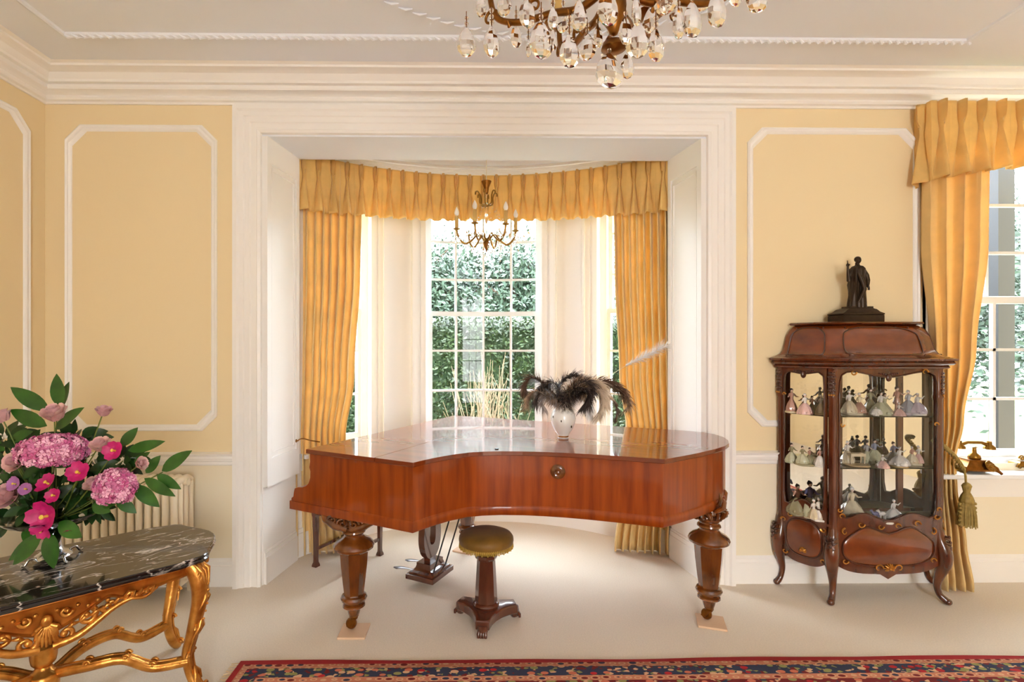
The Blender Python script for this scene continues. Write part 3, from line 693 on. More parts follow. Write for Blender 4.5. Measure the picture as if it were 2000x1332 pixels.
feather([(1096,790,0),(1082,780,-.03),(1066,772,-.05),(1058,785,-.05),(1062,800,-.05)],'grey','pale grey wispy plume hanging left of the vase rim',.035,220,droop=1.4)
feather([(1098,785,.02),(1090,760,.03),(1102,742,.03),(1122,734,.03),(1138,741,.03)],'dark','near-black plume rising highest behind the others',.034,420)
feather([(1104,785,-.02),(1116,765,-.05),(1130,755,-.06),(1142,760,-.07),(1140,776,-.07)],'tan','short cream-and-brown plume curling over the vase mouth',.034,300)
feather([(1104,785,-.02),(1124,758,-.06),(1145,748,-.08),(1156,762,-.09),(1150,790,-.09)],'dark','black and cream plume hanging at the centre of the bunch',.040,420,droop=1)
feather([(1106,785,0),(1135,754,-.02),(1165,748,-.04),(1182,768,-.05),(1184,790,-.05)],'cream','broad cream plume right of centre',.046,560,droop=1)
feather([(1106,785,.02),(1140,756,.03),(1180,752,.03),(1212,765,.03),(1228,785,.02),(1226,800,.02)],'tan','long brown plume reaching furthest right and curling down',.036,460,droop=.8)
feather([(1106,785,.03),(1150,757,.04),(1186,770,.03),(1206,800,.02),(1203,822,.02)],'brown','thin dark plume tip hanging lowest at the right',.022,260,droop=1)
feather([(1100,785,.0),(1092,765,-.02),(1080,748,-.03),(1066,752,-.04),(1052,770,-.05),(1046,790,-.05)],'dark','dark plume hanging between the two left-hand plumes',.036,380,droop=1)
feather([(1102,785,.0),(1110,762,-.02),(1126,746,-.03),(1146,742,-.03),(1160,756,-.03)],'tan','cream-tipped brown plume just under the highest one',.036,420)
feather([(1106,785,-.03),(1128,768,-.08),(1146,764,-.10),(1150,780,-.11),(1140,800,-.11)],'dark','black plume hanging in front over the shoulder of the vase',.036,420,droop=1)
feather([(1106,785,-.02),(1146,762,-.04),(1170,768,-.06),(1178,792,-.07),(1170,815,-.07)],'cream','cream plume hanging lowest right of centre, its tip near the lid',.040,480,droop=1)
feather([(1106,785,.01),(1150,750,.02),(1186,746,.02),(1214,760,.02),(1222,780,.02)],'brown','brown plume arching over the top at the right of the bunch',.036,420,droop=.9)
feather([(1106,785,.05),(1130,776,.04),(1148,790,.03),(1153,810,.03)],'white','white plume hanging just right of the vase',.038,380,droop=1.2)
feather([(1106,785,.0),(1150,758,.0),(1190,734,.0),(1230,710,.0),(1268,692,.0),(1302,676,.0)],'white','long thin white feather slanting up to the right curtain',.030,200,droop=.1,quill=.52)
# ============================================================ VITRINE CABINET
A_, B_, C_, D_ = Vector((1.955,3.25)), Vector((2.115,2.995)), Vector((2.765,2.99)), Vector((2.925,3.25))
cab = thing('display_cabinet', 'carved rosewood glass-fronted display cabinet with domed top and gilt mounts', 'cabinet', (2.44,3.12,0))
co = Vector((2.44,3.12,0))
Q4 = [A_, B_, C_, D_]
def rel(p): return (p[0]-co.x, p[1]-co.y, p[2]-co.z)
def offpoly(pts, d, wall=True):
    out = []; n = len(pts)
    c = Vector((sum(p.x for p in pts)/n, sum(p.y for p in pts)/n))
    for i in range(n):
        a, b, e = pts[i-1], pts[i], pts[(i+1) % n]
        n1 = Vector(((b-a).y, -(b-a).x)).normalized(); n2 = Vector(((e-b).y, -(e-b).x)).normalized()
        if i == 0: n1 = Vector((0,0)); m_ = n2; out.append(Vector((b.x+m_.x*d*1.1, b.y+m_.y*d*.0))); continue
        if i == n-1: m_ = n1; out.append(Vector((b.x+m_.x*d*1.1, b.y))); continue
        m_ = (n1+n2).normalized(); out.append(b + m_*(d/max(.5, m_.dot(n1))))
    return out
def subdiv(pts, k=6, bow=.0):
    out = []
    for i in range(len(pts)-1):
        a, b = pts[i], pts[i+1]; nn = Vector(((b-a).y, -(b-a).x)).normalized()
        for j in range(k): t = j/k; out.append(a.lerp(b, t) + nn*bow*4*t*(1-t))
    out.append(pts[-1]); return out
def cablayers(ls, name, m, k=6, bow=0, smooth=30):
    mb = MB(); mb.rings([[rel((p.x,p.y,z)) for p in subdiv(offpoly(Q4, d), k, bow)] for d, z in ls]); return mb.build(name, m, cab, smooth)
cablayers([(.012,1.385),(.03,1.39),(.036,1.398),(.030,1.404),(.05,1.412),(.058,1.422),(.052,1.43),(.066,1.436),(.07,1.446),(.055,1.452),(.03,1.456)], 'cornice', M['cab'], 6, .008)
prf = [(.035,1.456),(.02,1.460),(-.012,1.475),(-.03,1.50),(-.040,1.54),(-.052,1.585),(-.07,1.62),(-.095,1.645),(-.11,1.652)]
cablayers(prf, 'domed_top', M['burl'], 6, .006, 50)
cablayers([(-.10,1.652),(-.075,1.655),(-.07,1.662),(-.078,1.669),(-.10,1.672)], 'top_rim', M['cab'], 6, .004)
cablayers([(.0,.445),(.004,.45),(.004,.465),(-.01,.47)], 'floor_board', M['cab'], 4)
ins_ = offpoly(Q4, -.02); ins_[0].y = ins_[-1].y = 3.228
MB().rings([[rel((p.x,p.y,z)) for p in ins_] for z in (.4695,.472)]).build('shelf_lining', M['baize'], cab, 0)
# back: frame and mirror
bk = MB(); y0, y1 = 3.236, 3.256
bk.box(rel((A_.x,y0,.19)), rel((D_.x,y1,1.39)))
bk.build('back_board', M['cab'], cab, 0)
MB().add([rel((A_.x+.045,y0-.003,.49)),rel((D_.x-.045,y0-.003,.49)),rel((D_.x-.045,y0-.003,1.37)),rel((A_.x+.045,y0-.003,1.37))],[(0,1,2,3)]).build('mirror', M['mirror'], cab, 0)
mf = MB()
for x in (A_.x+.02, 2.31, 2.70, D_.x-.055): mf.box(rel((x,y0-.012,.47)), rel((x+.035,y0-.002,1.385)))
mf.build('mirror_frame', M['cab'], cab, 0)
# posts
def orn(mb, c, r=.01, n=5):
    for k in range(n):
        a = 2*pi*k/n; mb.ball((c[0]+r*cos(a), c[1], c[2]+r*sin(a)), r*.55, 6, 4)
    mb.ball(c, r*.7, 6, 5)
for i, p in enumerate(Q4):
    outw = (p - Vector((2.44,3.30))).normalized()
    pc = p - outw*.018
    pm = MB()
    def fl(a, z, i_): return 1+.06*cos(6*a)
    pm.lathe([(.026,.40),(.028,.42),(.024,.44),(.022,.46),(.022,1.20),(.026,1.215),(.026,1.23),(.024,1.235),(.026,1.38),(.03,1.392)], 36, rel((pc.x,pc.y,0)), fl)
    pm.build('corner_post', M['cab'], cab, 40)
    cv = MB(); c = rel((pc.x,pc.y,0)); c = Vector(c); ow = Vector((outw.x,outw.y,0)); sw = Vector((-outw.y,outw.x,0))
    for k in range(7):
        z = 1.24+.02*k
        for s in (-1,0,1): cv.ball(tuple(c+ow*(.024-.004*abs(s))+sw*(.014*s*(1 if k % 2 else .6))+Vector((0,0,z))), .0085+.002*((k+s) % 2), 7, 5)
    cv.build('carved_capital', M['cabcarve'], cab, 60)
    gs = MB()
    for k in range(3): gs.ball(tuple(c+ow*.027+sw*(.012*(k-1))+Vector((0,0,1.232))), .006, 6, 5)
    for k in range(9):
        z = .40-.022*k; gs.tube([tuple(c+ow*(.030+.004*k/9)+sw*.010+Vector((0,0,z))), tuple(c+ow*(.038+.002*k)+Vector((0,0,z-.010))), tuple(c+ow*(.030+.002*k)-sw*.010+Vector((0,0,z-.004)))], .0032, 5)
    gs.build('gilt_beading', M['ormolu'], cab, 60)
    # cabriole leg
    big = 1.0 if i in (1,2) else .75
    pt = [c+ow*.002+Vector((0,0,.44)), c+ow*.008+Vector((0,0,.38)), c+ow*.028*big+Vector((0,0,.31)), c+ow*.030*big+Vector((0,0,.24)), c+ow*.010+Vector((0,0,.17)), c+ow*-.002+Vector((0,0,.11)), c+ow*.008+Vector((0,0,.055)), c+ow*.036*big+Vector((0,0,.026)), c+ow*.052*big+Vector((0,0,.016))]
    lg = MB(); sm = smoothpath(pt, 5); rr = smoothpath([(r,0,0) for r in (.027,.032,.040,.036,.026,.019,.017,.019,.015)], 5)
    lg.tube(sm, [r.x for r in rr], 14); lg.ball(tuple(c+ow*.046*big+Vector((0,0,.020))), .021, 12, 8, (1,1,.9))
    lo = lg.build('leg', M['cab'], cab, 60)
    lf = MB()
    for k in range(6):
        z = .40-.028*k; rr_ = .034+.012*sin(pi*min(1,(k+1)/6))
        for s in (-1,1): lf.tube([tuple(c+ow*rr_*.9+Vector((0,0,z))), tuple(c+ow*(rr_+.012)+sw*.014*s+Vector((0,0,z-.012))), tuple(c+ow*rr_*.8+sw*.030*s+Vector((0,0,z-.002)))], [.006,.008,.003], 6)
        lf.ball(tuple(c+ow*(rr_+.012)+Vector((0,0,z))), .008, 7, 5)
    lf.build('acanthus_carving', M['cabcarve'], lo, 60)
# glazed panels: frame with a shaped opening, glass, apron panel, gilt scrolls
def cabpanel(a, b, name, W_hump, z_open0, z_open1, door=False):
    d = (b-a); Ln = d.length; d = d.normalized(); nn = Vector((d.y, -d.x))
    s0, s1 = .024, Ln-.024
    def at(s, z, o=0): p = a + d*s + nn*o; return rel((p.x, p.y, z))
    cs, cz = (s0+s1)/2, .94; n = 96; hw = (s1-s0)/2
    def inner(t):
        c, s = cos(t), sin(t); W = hw-.012
        sq = max(abs(c)/W, abs(s)/(z_open1-cz if s > 0 else cz-z_open0)); r = 1/sq
        x, z = r*c, r*s
        e = 13; k = (abs(x/W)**e + abs(z/(z_open1-cz if s > 0 else cz-z_open0))**e)**(-1/e); x *= k; z *= k
        u = x/W
        if s > 0: z += -W_hump*(.5+.5*cos(pi*min(1,abs(u)*1.25)))*max(0, z/(z_open1-cz))**6
        else:
            f = max(0, -z/(cz-z_open0))**6
            z += (.020*cos(pi*u*2)*-1+.006)*f if door else .05*f*(.5+.5*cos(pi*u))
        return cs+x, cz+z
    def outer(t):
        c, s = cos(t), sin(t); zt, zb = 1.388, .23
        r = min((hw/abs(c)) if abs(c) > 1e-6 else 9, ((zt-cz)/s) if s > 1e-6 else 9, ((cz-zb)/-s) if s < -1e-6 else 9)
        x, z = r*c, r*s
        if s < 0 and abs(z+cz-zb) < 1e-3 or (s < 0 and cz+z < zb+.002):
            u = x/hw; z -= (.045*(1-abs(u)**3) + .0*u) if not door else (.05*(1-abs(u)**4) + .03*max(0, 1-abs(u)*6))
        return cs+x, cz+z
    def angs():
        k = [2*pi*i/n for i in range(n)]
        for sx in (-1,1):
            for zz in (1.388, .23): k.append(atan2(zz-cz, sx*hw) % (2*pi))
        for i in range(1, 16): k.append(atan2(.23-cz, lerp(-hw,hw,i/16)) % (2*pi))
        return sorted(set(k))
    A = angs(); mb = MB()
    ro = [at(*outer(t), -.006) for t in A]; ri = [at(*inner(t), -.006) for t in A]
    fo = [at(*outer(t), .010) for t in A]; fi = [at(*inner(t), .010) for t in A]
    mb.rings([ro, fo, fi, ri, ro], cap=False)
    pf = mb.build(name, M['cab'], cab, 25)
    # bead round the opening
    bd = MB(); pts = [at(*inner(t), .012) for t in A]; bd.tube(pts+[pts[0]], .0045, 6, cap=False); bd.build('opening_bead', M['cabcarve'], pf, 60)
    gl = MB(); k = 14
    ins = [inner(t) for t in A]
    gl.add([at(x, z, .0) for x, z in ins], [tuple(range(len(ins)))]); gl.build('glass', M['cabglass'], pf, 0)
    # shaped apron panel
    zc, hh, ww = (.335,.105,hw*.90) if door else (.345,.11,hw*.80)
    out = []
    for j in range(72):
        t = 2*pi*j/72; c, s = cos(t), sin(t)
        x = ww*abs(c)**.7*(1 if c > 0 else -1); z = hh*abs(s)**.7*(1 if s > 0 else -1)
        if door and s > 0: z += .022*cos(2*pi*x/ww)*-1*s + .0
        if door: z -= .0
        out.append((cs+x, zc+z))
    pm = MB(); pm.rings([[at(x,z,.009) for x,z in out], [at(lerp(cs,x,.97),lerp(zc,z,.96),.016) for x,z in out], [at(lerp(cs,x,.90),lerp(zc,z,.88),.020) for x,z in out]])
    pm.build('apron_panel', M['burl'], pf, 40)
    pts = [at(x,z,.013) for x,z in out]; sb = MB().tube(pts+[pts[0]], .0052, 6, cap=False); sb.build('panel_moulding', M['cabcarve'], pf, 60)
    g = MB()
    def scroll(s, z, r, dr, ph=0, o=.018):
        p = []; r *= 1.25
        for j in range(14):
            t = ph+j*.38*dr; q = r*(1-j/17); p.append(at(s+q*cos(t), z+q*sin(t), o))
        g.tube(p, [.0055*(1-j/20) for j in range(14)], 5)
    def fan(s, z, r, o=.022):
        for j in range(9):
            t = radians(-20+27.5*j); g.tube([at(s,z,o), at(s+r*.6*cos(t),z+r*.6*sin(t),o+.008), at(s+r*cos(t),z+r*sin(t),o)], [.003,.005,.003], 5)
        g.ball(at(s,z,o+.006), r*.28, 8, 6)
    if door:
        fan(cs, .215, .030); scroll(cs-.06,.215,.022,1); scroll(cs+.06,.215,.022,-1,pi)
        for sx in (-1,1):
            scroll(cs+sx*hw*.55, .475, .018, sx, 0); scroll(cs+sx*hw*.86,.43,.018,-sx,pi/2); scroll(cs+sx*.05,.462,.016,sx,0)
            scroll(cs+sx*hw*.86,.26,.016,sx,0); scroll(cs+sx*hw*.93,.52,.016,-sx,0); scroll(cs+sx*hw*.92,1.06,.012,sx,0); scroll(cs+sx*hw*.7,1.368,.016,sx,0)
            scroll(cs+sx*hw*.97,.56,.012,sx,0)
    else:
        fan(cs, .27, .020)
        for sx in (-1,1):
            scroll(cs+sx*hw*.62,.475,.014,sx,0); scroll(cs+sx*hw*.25,.50,.010,-sx,0); scroll(cs+sx*hw*.9,.43,.014,sx,pi); scroll(cs+sx*hw*.85,.235,.014,sx,0)
        scroll(cs-hw*.9,1.22,.010,1,0)
    g.build('gilt_scrolls', M['ormolu'], pf, 60)
    c2 = MB(); c2.ball(at(cs,1.355-W_hump*.6,.014), .016, 10, 8, (1.1,.6,1.4))
    for sx in (-1,1):
        for j in range(4): c2.ball(at(cs+sx*(.018+.012*j),1.372-W_hump*.5+.002*j,.013), .008-.001*j, 7, 5)
    c2.build('carved_crest', M['cabcarve'], pf, 60)
    return pf, at, cs, hw
cabpanel(A_, B_, 'side_panel', .012, .53, 1.365)
cabpanel(B_, C_, 'door', .034, .51, 1.372, True)
cabpanel(C_, D_, 'side_panel', .012, .53, 1.365)
# raised line scrolls on the domed top faces
dm = MB()
for (a, b, i0) in ((A_,B_,0),(B_,C_,1),(C_,D_,2)):
    def dome(s, t, i0=i0, a=a, b=b):
        k = t*(len(prf)-1); j = min(len(prf)-2, int(k)); f = k-j
        d0 = lerp(prf[j][0],prf[j+1][0],f); z = lerp(prf[j][1],prf[j+1][1],f)
        o = offpoly(Q4, d0+.003); p = o[i0].lerp(o[i0+1], s); nn = Vector(((b-a).y,-(b-a).x)).normalized(); p = p+nn*.006*4*s*(1-s)
        return rel((p.x,p.y,z))
    pts = []
    for k in range(41):
        t = 2*pi*k/40; c, s = cos(t), sin(t)
        x = .5+.38*abs(c)**.5*(1 if c > 0 else -1); y = .50+.32*abs(s)**.6*(1 if s > 0 else -1)+.02*cos(4*t)
        pts.append(dome(x, y))
    dm.tube(pts, .004, 5, cap=False)
    for x in (.16,.3,.7,.84):
        for y in (.2,.82): dm.ball(dome(x,y), .006, 6, 5)
dm.build('dome_moulding', M['cabcarve'], cab, 60)
# glass shelves
for z in (1.098, .79):
    ins = offpoly(Q4, -.022); ins[0].y = ins[-1].y = 3.228
    MB().rings([[rel((p.x,p.y,z)) for p in ins],[rel((p.x,p.y,z+.007)) for p in ins]]).build('glass_shelf', M['shelf'], cab, 0)
# ------------------------------------------------------------ bronze statue on the cabinet
sx_, sy_, sz_ = 2.395, 3.165, 1.672
stt = thing('statuette', 'dark bronze robed figure with raised hand on a stepped plinth, on top of the cabinet', 'statue', (sx_, sy_, sz_))
MB().rings([[(x*w_,-y*d_,z) for x,y in ((-1,-1),(-.86,1),(.86,1),(1,-1))] for w_,d_,z in ((.148,.055,0),(.148,.055,.040),(.143,.052,.042),(.150,.056,.046),(.15,.056,.052),(.125,.048,.062),(.105,.043,.078),(.09,.04,.082),(.082,.036,.086))]).build('plinth', M['bronze'], stt, 20)
MB().box((-.075,-.034,.084),(.075,.034,.096)).build('upper_plinth', M['bronze'], stt, 0)
fg = MB()
pr = [(.048,.09),(.047,.12),(.044,.16),(.043,.20),(.046,.235),(.044,.265),(.042,.29),(.044,.315),(.040,.335),(.030,.347),(.014,.353),(.011,.362),(.012,.37)]
def folds(a, z, i):
    k = 1 if z < .25 else .4
    return (1+.10*k*cos(7*a+10*z)+.05*k*cos(13*a-22*z)) * (1 if abs(sin(a)) < .8 else .8)
fg.lathe([(r,z) for r,z in pr], 56, (0,0,0), folds)
fg.tube([(-.022,-.040,.30),(-.005,-.046,.25),(.012,-.044,.20),(-.012,-.050,.155),(-.028,-.046,.12)], [.008,.012,.012,.010,.004], 8)
fg.tube([(-.034,0,.325),(-.056,-.008,.285),(-.066,-.016,.258),(-.072,-.020,.295),(-.076,-.022,.345)], [.015,.013,.012,.009,.006], 10)
fg.ball((-.077,-.022,.352), .009, 10, 8, (1,.7,1.2)); fg.tube([(-.077,-.022,.356),(-.079,-.022,.380)], [.004,.002], 6)
for k in range(3): fg.tube([(-.079+.003*k,-.026,.352),(-.076+.003*k,-.030,.356),(-.076+.003*k,-.028,.349)], .0028, 5)
fg.tube([(.034,0,.325),(.053,-.006,.29),(.058,-.012,.26),(.052,-.020,.235),(.048,-.022,.215)], [.016,.015,.012,.009,.006], 10)
fg.ball((.049,-.024,.222), .009, 10, 8, (.8,.8,1.3))
for k in range(4): fg.tube([(.045+.003*k,-.028,.218),(.045+.003*k,-.030,.205),(.047+.003*k,-.026,.198)], .0024, 5)
fg.ball((.004,-.002,.385), .018, 16, 12, (.85,1,1.15)); fg.ball((.004,-.019,.383), .004, 6, 5, (.7,1,1.4)); fg.ball((.004,.003,.392), .0195, 14, 10, (.95,1,.95))
fg.build('figure', M['bronze'], stt, 70)
# ------------------------------------------------------------ porcelain figures
PC = {}
def pcol(n, c):
    c = tuple(lerp(a, b, .34) for a, b in zip(c, (232,222,208)))
    if n not in PC: PC[n] = simple('porcelain_'+n, srgb(*c), .2, coat=.6, noise=.12, nscale=50)
    return PC[n]
COLS = {'white':(240,236,232),'pink':(232,176,172),'sage':(176,180,140),'blue':(96,112,160),'navy':(34,38,110),'cream':(226,208,166),'rust':(160,96,76),'olive':(110,104,60),'grey':(150,158,176),'lilac':(196,180,204),'gold':(196,152,80)}
skin = simple('porcelain_skin', srgb(236,208,190), .25, coat=.5); hairs = {'dark': simple('porcelain_hair', srgb(50,36,32), .4), 'wig': simple('porcelain_wig', srgb(236,232,228), .3)}
prn = random.Random(5)
def person(par, x, y, z, h, dress, top, hair, wide=1.0, arm=0):
    """one small porcelain body: skirt or breeches, bodice, arms, head, hair"""
    r = h*.30*wide; m = pcol(dress, COLS[dress]); m2 = pcol(top, COLS[top]); ph = prn.uniform(0,6)
    sk = MB()
    if wide > .5:
        sk.lathe([(r*.95,0),(r,h*.04),(r*.93,h*.16),(r*.72,h*.32),(r*.4,h*.46),(r*.26,h*.52)], 28, (x,y,z), lambda a,zz,i: 1+.10*cos(7*a+ph+zz*30)+.04*cos(15*a))
        for k in range(10):
            a = 2*pi*k/10+ph; sk.ball((x+r*.9*cos(a), y+r*.9*sin(a), z+h*.10), r*.16, 6, 5)
    else:
        for s in (-1,1): sk.tube([(x+s*h*.05,y,z),(x+s*h*.05,y-h*.02,z+h*.25),(x+s*h*.03,y,z+h*.5)], [h*.035,h*.04,h*.06], 8)
        sk.lathe([(h*.11,h*.30),(h*.13,h*.36),(h*.09,h*.52),(h*.07,h*.56)], 14, (x,y,z), lambda a,zz,i: 1+.08*cos(5*a))
    sk.build('skirt' if wide > .5 else 'breeches', m, par, 60)
    bo = MB().lathe([(h*.07,h*.50),(h*.06,h*.56),(h*.085,h*.68),(h*.09,h*.74),(h*.05,h*.79),(h*.025,h*.81)], 14, (x,y,z))
    for s in (-1,1):
        a2 = arm if s > 0 else -arm*.3
        bo.tube([(x+s*h*.08,y,z+h*.74),(x+s*h*.17,y-h*.05,z+h*(.62+.10*a2)),(x+s*h*.22,y-h*.12,z+h*(.62+.24*a2))], [h*.040,h*.030,h*.018], 7)
    bo.build('bodice', m2, par, 60)
    hd = MB().ball((x,y-h*.005,z+h*.88), h*.062, 10, 8, (.9,.95,1.15)).tube([(x,y,z+h*.79),(x,y,z+h*.85)], h*.028, 7)
    hd.build('head', skin, par, 60)
    for s in (-1,1): MB().ball((x+s*h*.225,y-h*.125,z+h*(.62+.24*(arm if s>0 else -arm*.3))), h*.022, 6, 5).build('hand', skin, par, 60)
    MB().ball((x,y+h*.012,z+h*.905), h*.07, 10, 8, (1,1,1)).ball((x,y+h*.04,z+h*.95), h*.035, 8, 6).build('hair', hairs[hair], par, 60)
def figurine(x, y, z, label, people, base=None, rz=0, grp='porcelain figures in the display cabinet', extra=None):
    t = thing('porcelain_figurine', label, 'figurine', (x,y,z), rz, grp)
    z0 = 0
    if base:
        r, c = base; MB().lathe([(r*.95,0),(r,.004),(r*.97,.010),(r*.85,.012)], 24, (0,0,0), lambda a,zz,i: 1+.08*cos(5*a)).build('base', pcol(c, COLS[c]), t, 60); z0 = .011
    for p in people: person(t, p[0], p[1], z0, p[2]*1.08, *p[3:])
    if extra: extra(t, z0)
    return t
def piano_x(t, z0):
    m = MB().box((-.045,-.02,z0+.045),(.045,.02,z0+.062))
    for x in (-.04,.04):
        for y in (-.015,.015): m.tube([(x,y,z0+.046),(x*1.05,y,z0+.02),(x,y,z0)], [.005,.004,.003], 6)
    m.build('instrument', pcol('cream', COLS['cream']), t, 40)
def horse_x(t, z0):
    for dy, c in ((-.0,'navy'),(.0,'white')):
        s = -.036 if c == 'navy' else .004
        m = MB().ball((s,dy,z0+.036), .014, 10, 8, (1.5,.8,.9)).tube([(s-.018,dy,z0+.040),(s-.026,dy,z0+.056),(s-.036,dy,z0+.052)], [.008,.007,.004], 8)
        for lx in (-.014,.014):
            for ly in (-.006,.006): m.tube([(s+lx,dy+ly,z0+.03),(s+lx,dy+ly,z0+.014),(s+lx+.002,dy+ly,z0)], [.005,.003,.003], 6)
        m.build('horse', pcol(c, COLS[c]), t, 60)
def shell_x(t, z0):
    m = MB()
    for k in range(11):
        a = radians(10+16*k); m.tube([(0,0,z0+.006),(.028*cos(a),-.004,z0+.006+.03*sin(a)),(.036*cos(a),-.008,z0+.006+.038*sin(a))], [.003,.006,.004], 6)
    m.build('fan_ruff', pcol('white', COLS['white']), t, 60)
S1, S2, S3 = 1.105, .797, .472
def fx(px, Y): return Rr(px, 700, Y).x
lady = lambda x,y,h,c,c2,hr='wig',w=1.0,a=0: (x,y,h,c,c2,hr,w,a)
figs = [
 (1546,3.19,S1,'rust-skirted porcelain lady with dark hair, far left of the top shelf',[lady(0,0,.135,'rust','rust','dark',.7)],(.035,'cream')),
 (1572,3.12,S1,'pink frilled porcelain lady with powdered hair, left panel of top shelf',[lady(0,0,.12,'pink','white','wig',1.1,.6)],None),
 (1586,3.19,S1,'olive-coated porcelain figure behind the pink lady on the top shelf',[lady(0,0,.10,'olive','rust','dark',.8)],None),
 (1603,3.08,S1,'cream porcelain lady close behind the cabinet post on the top shelf',[lady(0,0,.105,'cream','white','wig',.8,.5)],(.03,'cream')),
 (1665,3.10,S1,'cream and rust porcelain pair with raised arms, at the left of the top shelf door',[lady(-.02,.0,.13,'cream','white','wig',1,.9),lady(.035,-.01,.115,'rust','cream','wig',.9,.6)],(.055,'cream')),
 (1700,3.14,S1,'olive-jacketed porcelain gentleman with dark hair on the top shelf',[lady(0,0,.14,'olive','olive','dark',.75,-.3)],(.035,'rust')),
 (1722,3.08,S1,'sage green crinoline porcelain couple with violins on the top shelf',[lady(-.005,0,.135,'sage','white','dark',1.35,.7),lady(.035,.02,.125,'sage','sage','dark',.9,.5)],None),
 (1711,3.03,S1,'small white porcelain fan-shaped piece at the front of the top shelf',[lady(0,0,.05,'white','white','wig',.9)],None,shell_x),
 (1752,3.12,S1,'rust-coated standing porcelain gentleman in a hat on the top shelf',[lady(0,0,.15,'rust','rust','dark',.4,.4)],(.03,'rust')),
 (1756,3.03,S1,'small pink porcelain lady with lace skirt at the front of the top shelf',[lady(0,0,.075,'pink','white','wig',1.4)],None),
 (1774,3.10,S1,'grey porcelain lady leaning back, second from the right on the top shelf',[lady(0,0,.13,'grey','grey','wig',1.1,.8)],(.04,'lilac')),
 (1792,3.07,S1,'white lace porcelain lady with arms spread, far right of the top shelf',[lady(0,0,.115,'lilac','white','wig',1.25,.9)],(.045,'white')),
 (1546,3.17,S2,'sage porcelain figure with dark hair, far left of the middle shelf',[lady(0,0,.115,'sage','olive','dark',1.0)],None),
 (1572,3.10,S2,'olive porcelain couple on an oval base, left panel of the middle shelf',[lady(-.015,0,.10,'sage','olive','dark',1.1),lady(.03,0,.09,'olive','rust','dark',.9)],(.055,'olive')),
 (1601,3.05,S2,'white and rose porcelain lady behind the post on the middle shelf',[lady(0,0,.10,'white','rust','wig',.9,.6)],(.028,'white')),
 (1672,3.09,S2,'porcelain lady at a small cream piano on the middle shelf',[lady(-.03,.03,.125,'cream','white','wig',.9,.4)],(.075,'gold'),piano_x),
 (1708,3.16,S2,'green porcelain couple with dark hair behind the small piano',[lady(0,0,.14,'sage','blue','dark',1.2,.3),lady(-.04,.01,.125,'sage','grey','dark',.8)],None),
 (1745,3.12,S2,'porcelain lady in a blue bodice bowing over, middle shelf',[lady(0,0,.13,'grey','blue','dark',1.2,.6)],None),
 (1757,3.04,S2,'white crinoline porcelain dancer on a gold base, middle shelf',[lady(0,0,.105,'white','white','wig',1.5,.8)],(.045,'gold')),
 (1724,3.02,S2,'pink rose-frilled porcelain lady at the front edge of the middle shelf',[lady(0,0,.075,'pink','white','wig',1.4)],None),
 (1786,3.10,S2,'peach porcelain couple at the right end of the middle shelf',[lady(-.015,0,.095,'cream','rust','wig',1,.3),lady(.025,.0,.10,'pink','white','wig',.8,.3)],(.04,'cream')),
 (1558,3.17,S3+.0,'dark and olive porcelain figure, far left on the cabinet floor',[lady(0,0,.17,'olive','rust','dark',1.1)],(.05,'olive')),
 (1582,3.12,S3+.0,'porcelain figure in a navy cloak on the cabinet floor, left panel',[lady(0,0,.20,'sage','navy','dark',.8)],(.045,'cream')),
 (1599,3.06,S3+.0,'white porcelain pair on the cabinet floor, left panel',[lady(0,0,.12,'white','white','wig',.9),lady(-.03,0,.11,'cream','white','wig',.7)],(.04,'white')),
 (1664,3.10,S3,'cream lace porcelain crinoline lady, left of the door on the cabinet floor',[lady(0,0,.17,'cream','cream','wig',1.2,.2)],(.06,'cream')),
 (1722,3.035,S3,'white and navy porcelain horses on an oval stand on the cabinet floor',[],(.06,'white'),horse_x),
 (1746,3.05,S3,'white frilled porcelain carriage lady beside the horses on the cabinet floor',[lady(0,0,.11,'white','white','wig',1.3,.9)],(.035,'gold'))]
for f in figs:
    figurine(fx(f[0], f[1]), f[1], f[2], f[3], f[4], f[5], 0, extra=f[6] if len(f) > 6 else None)
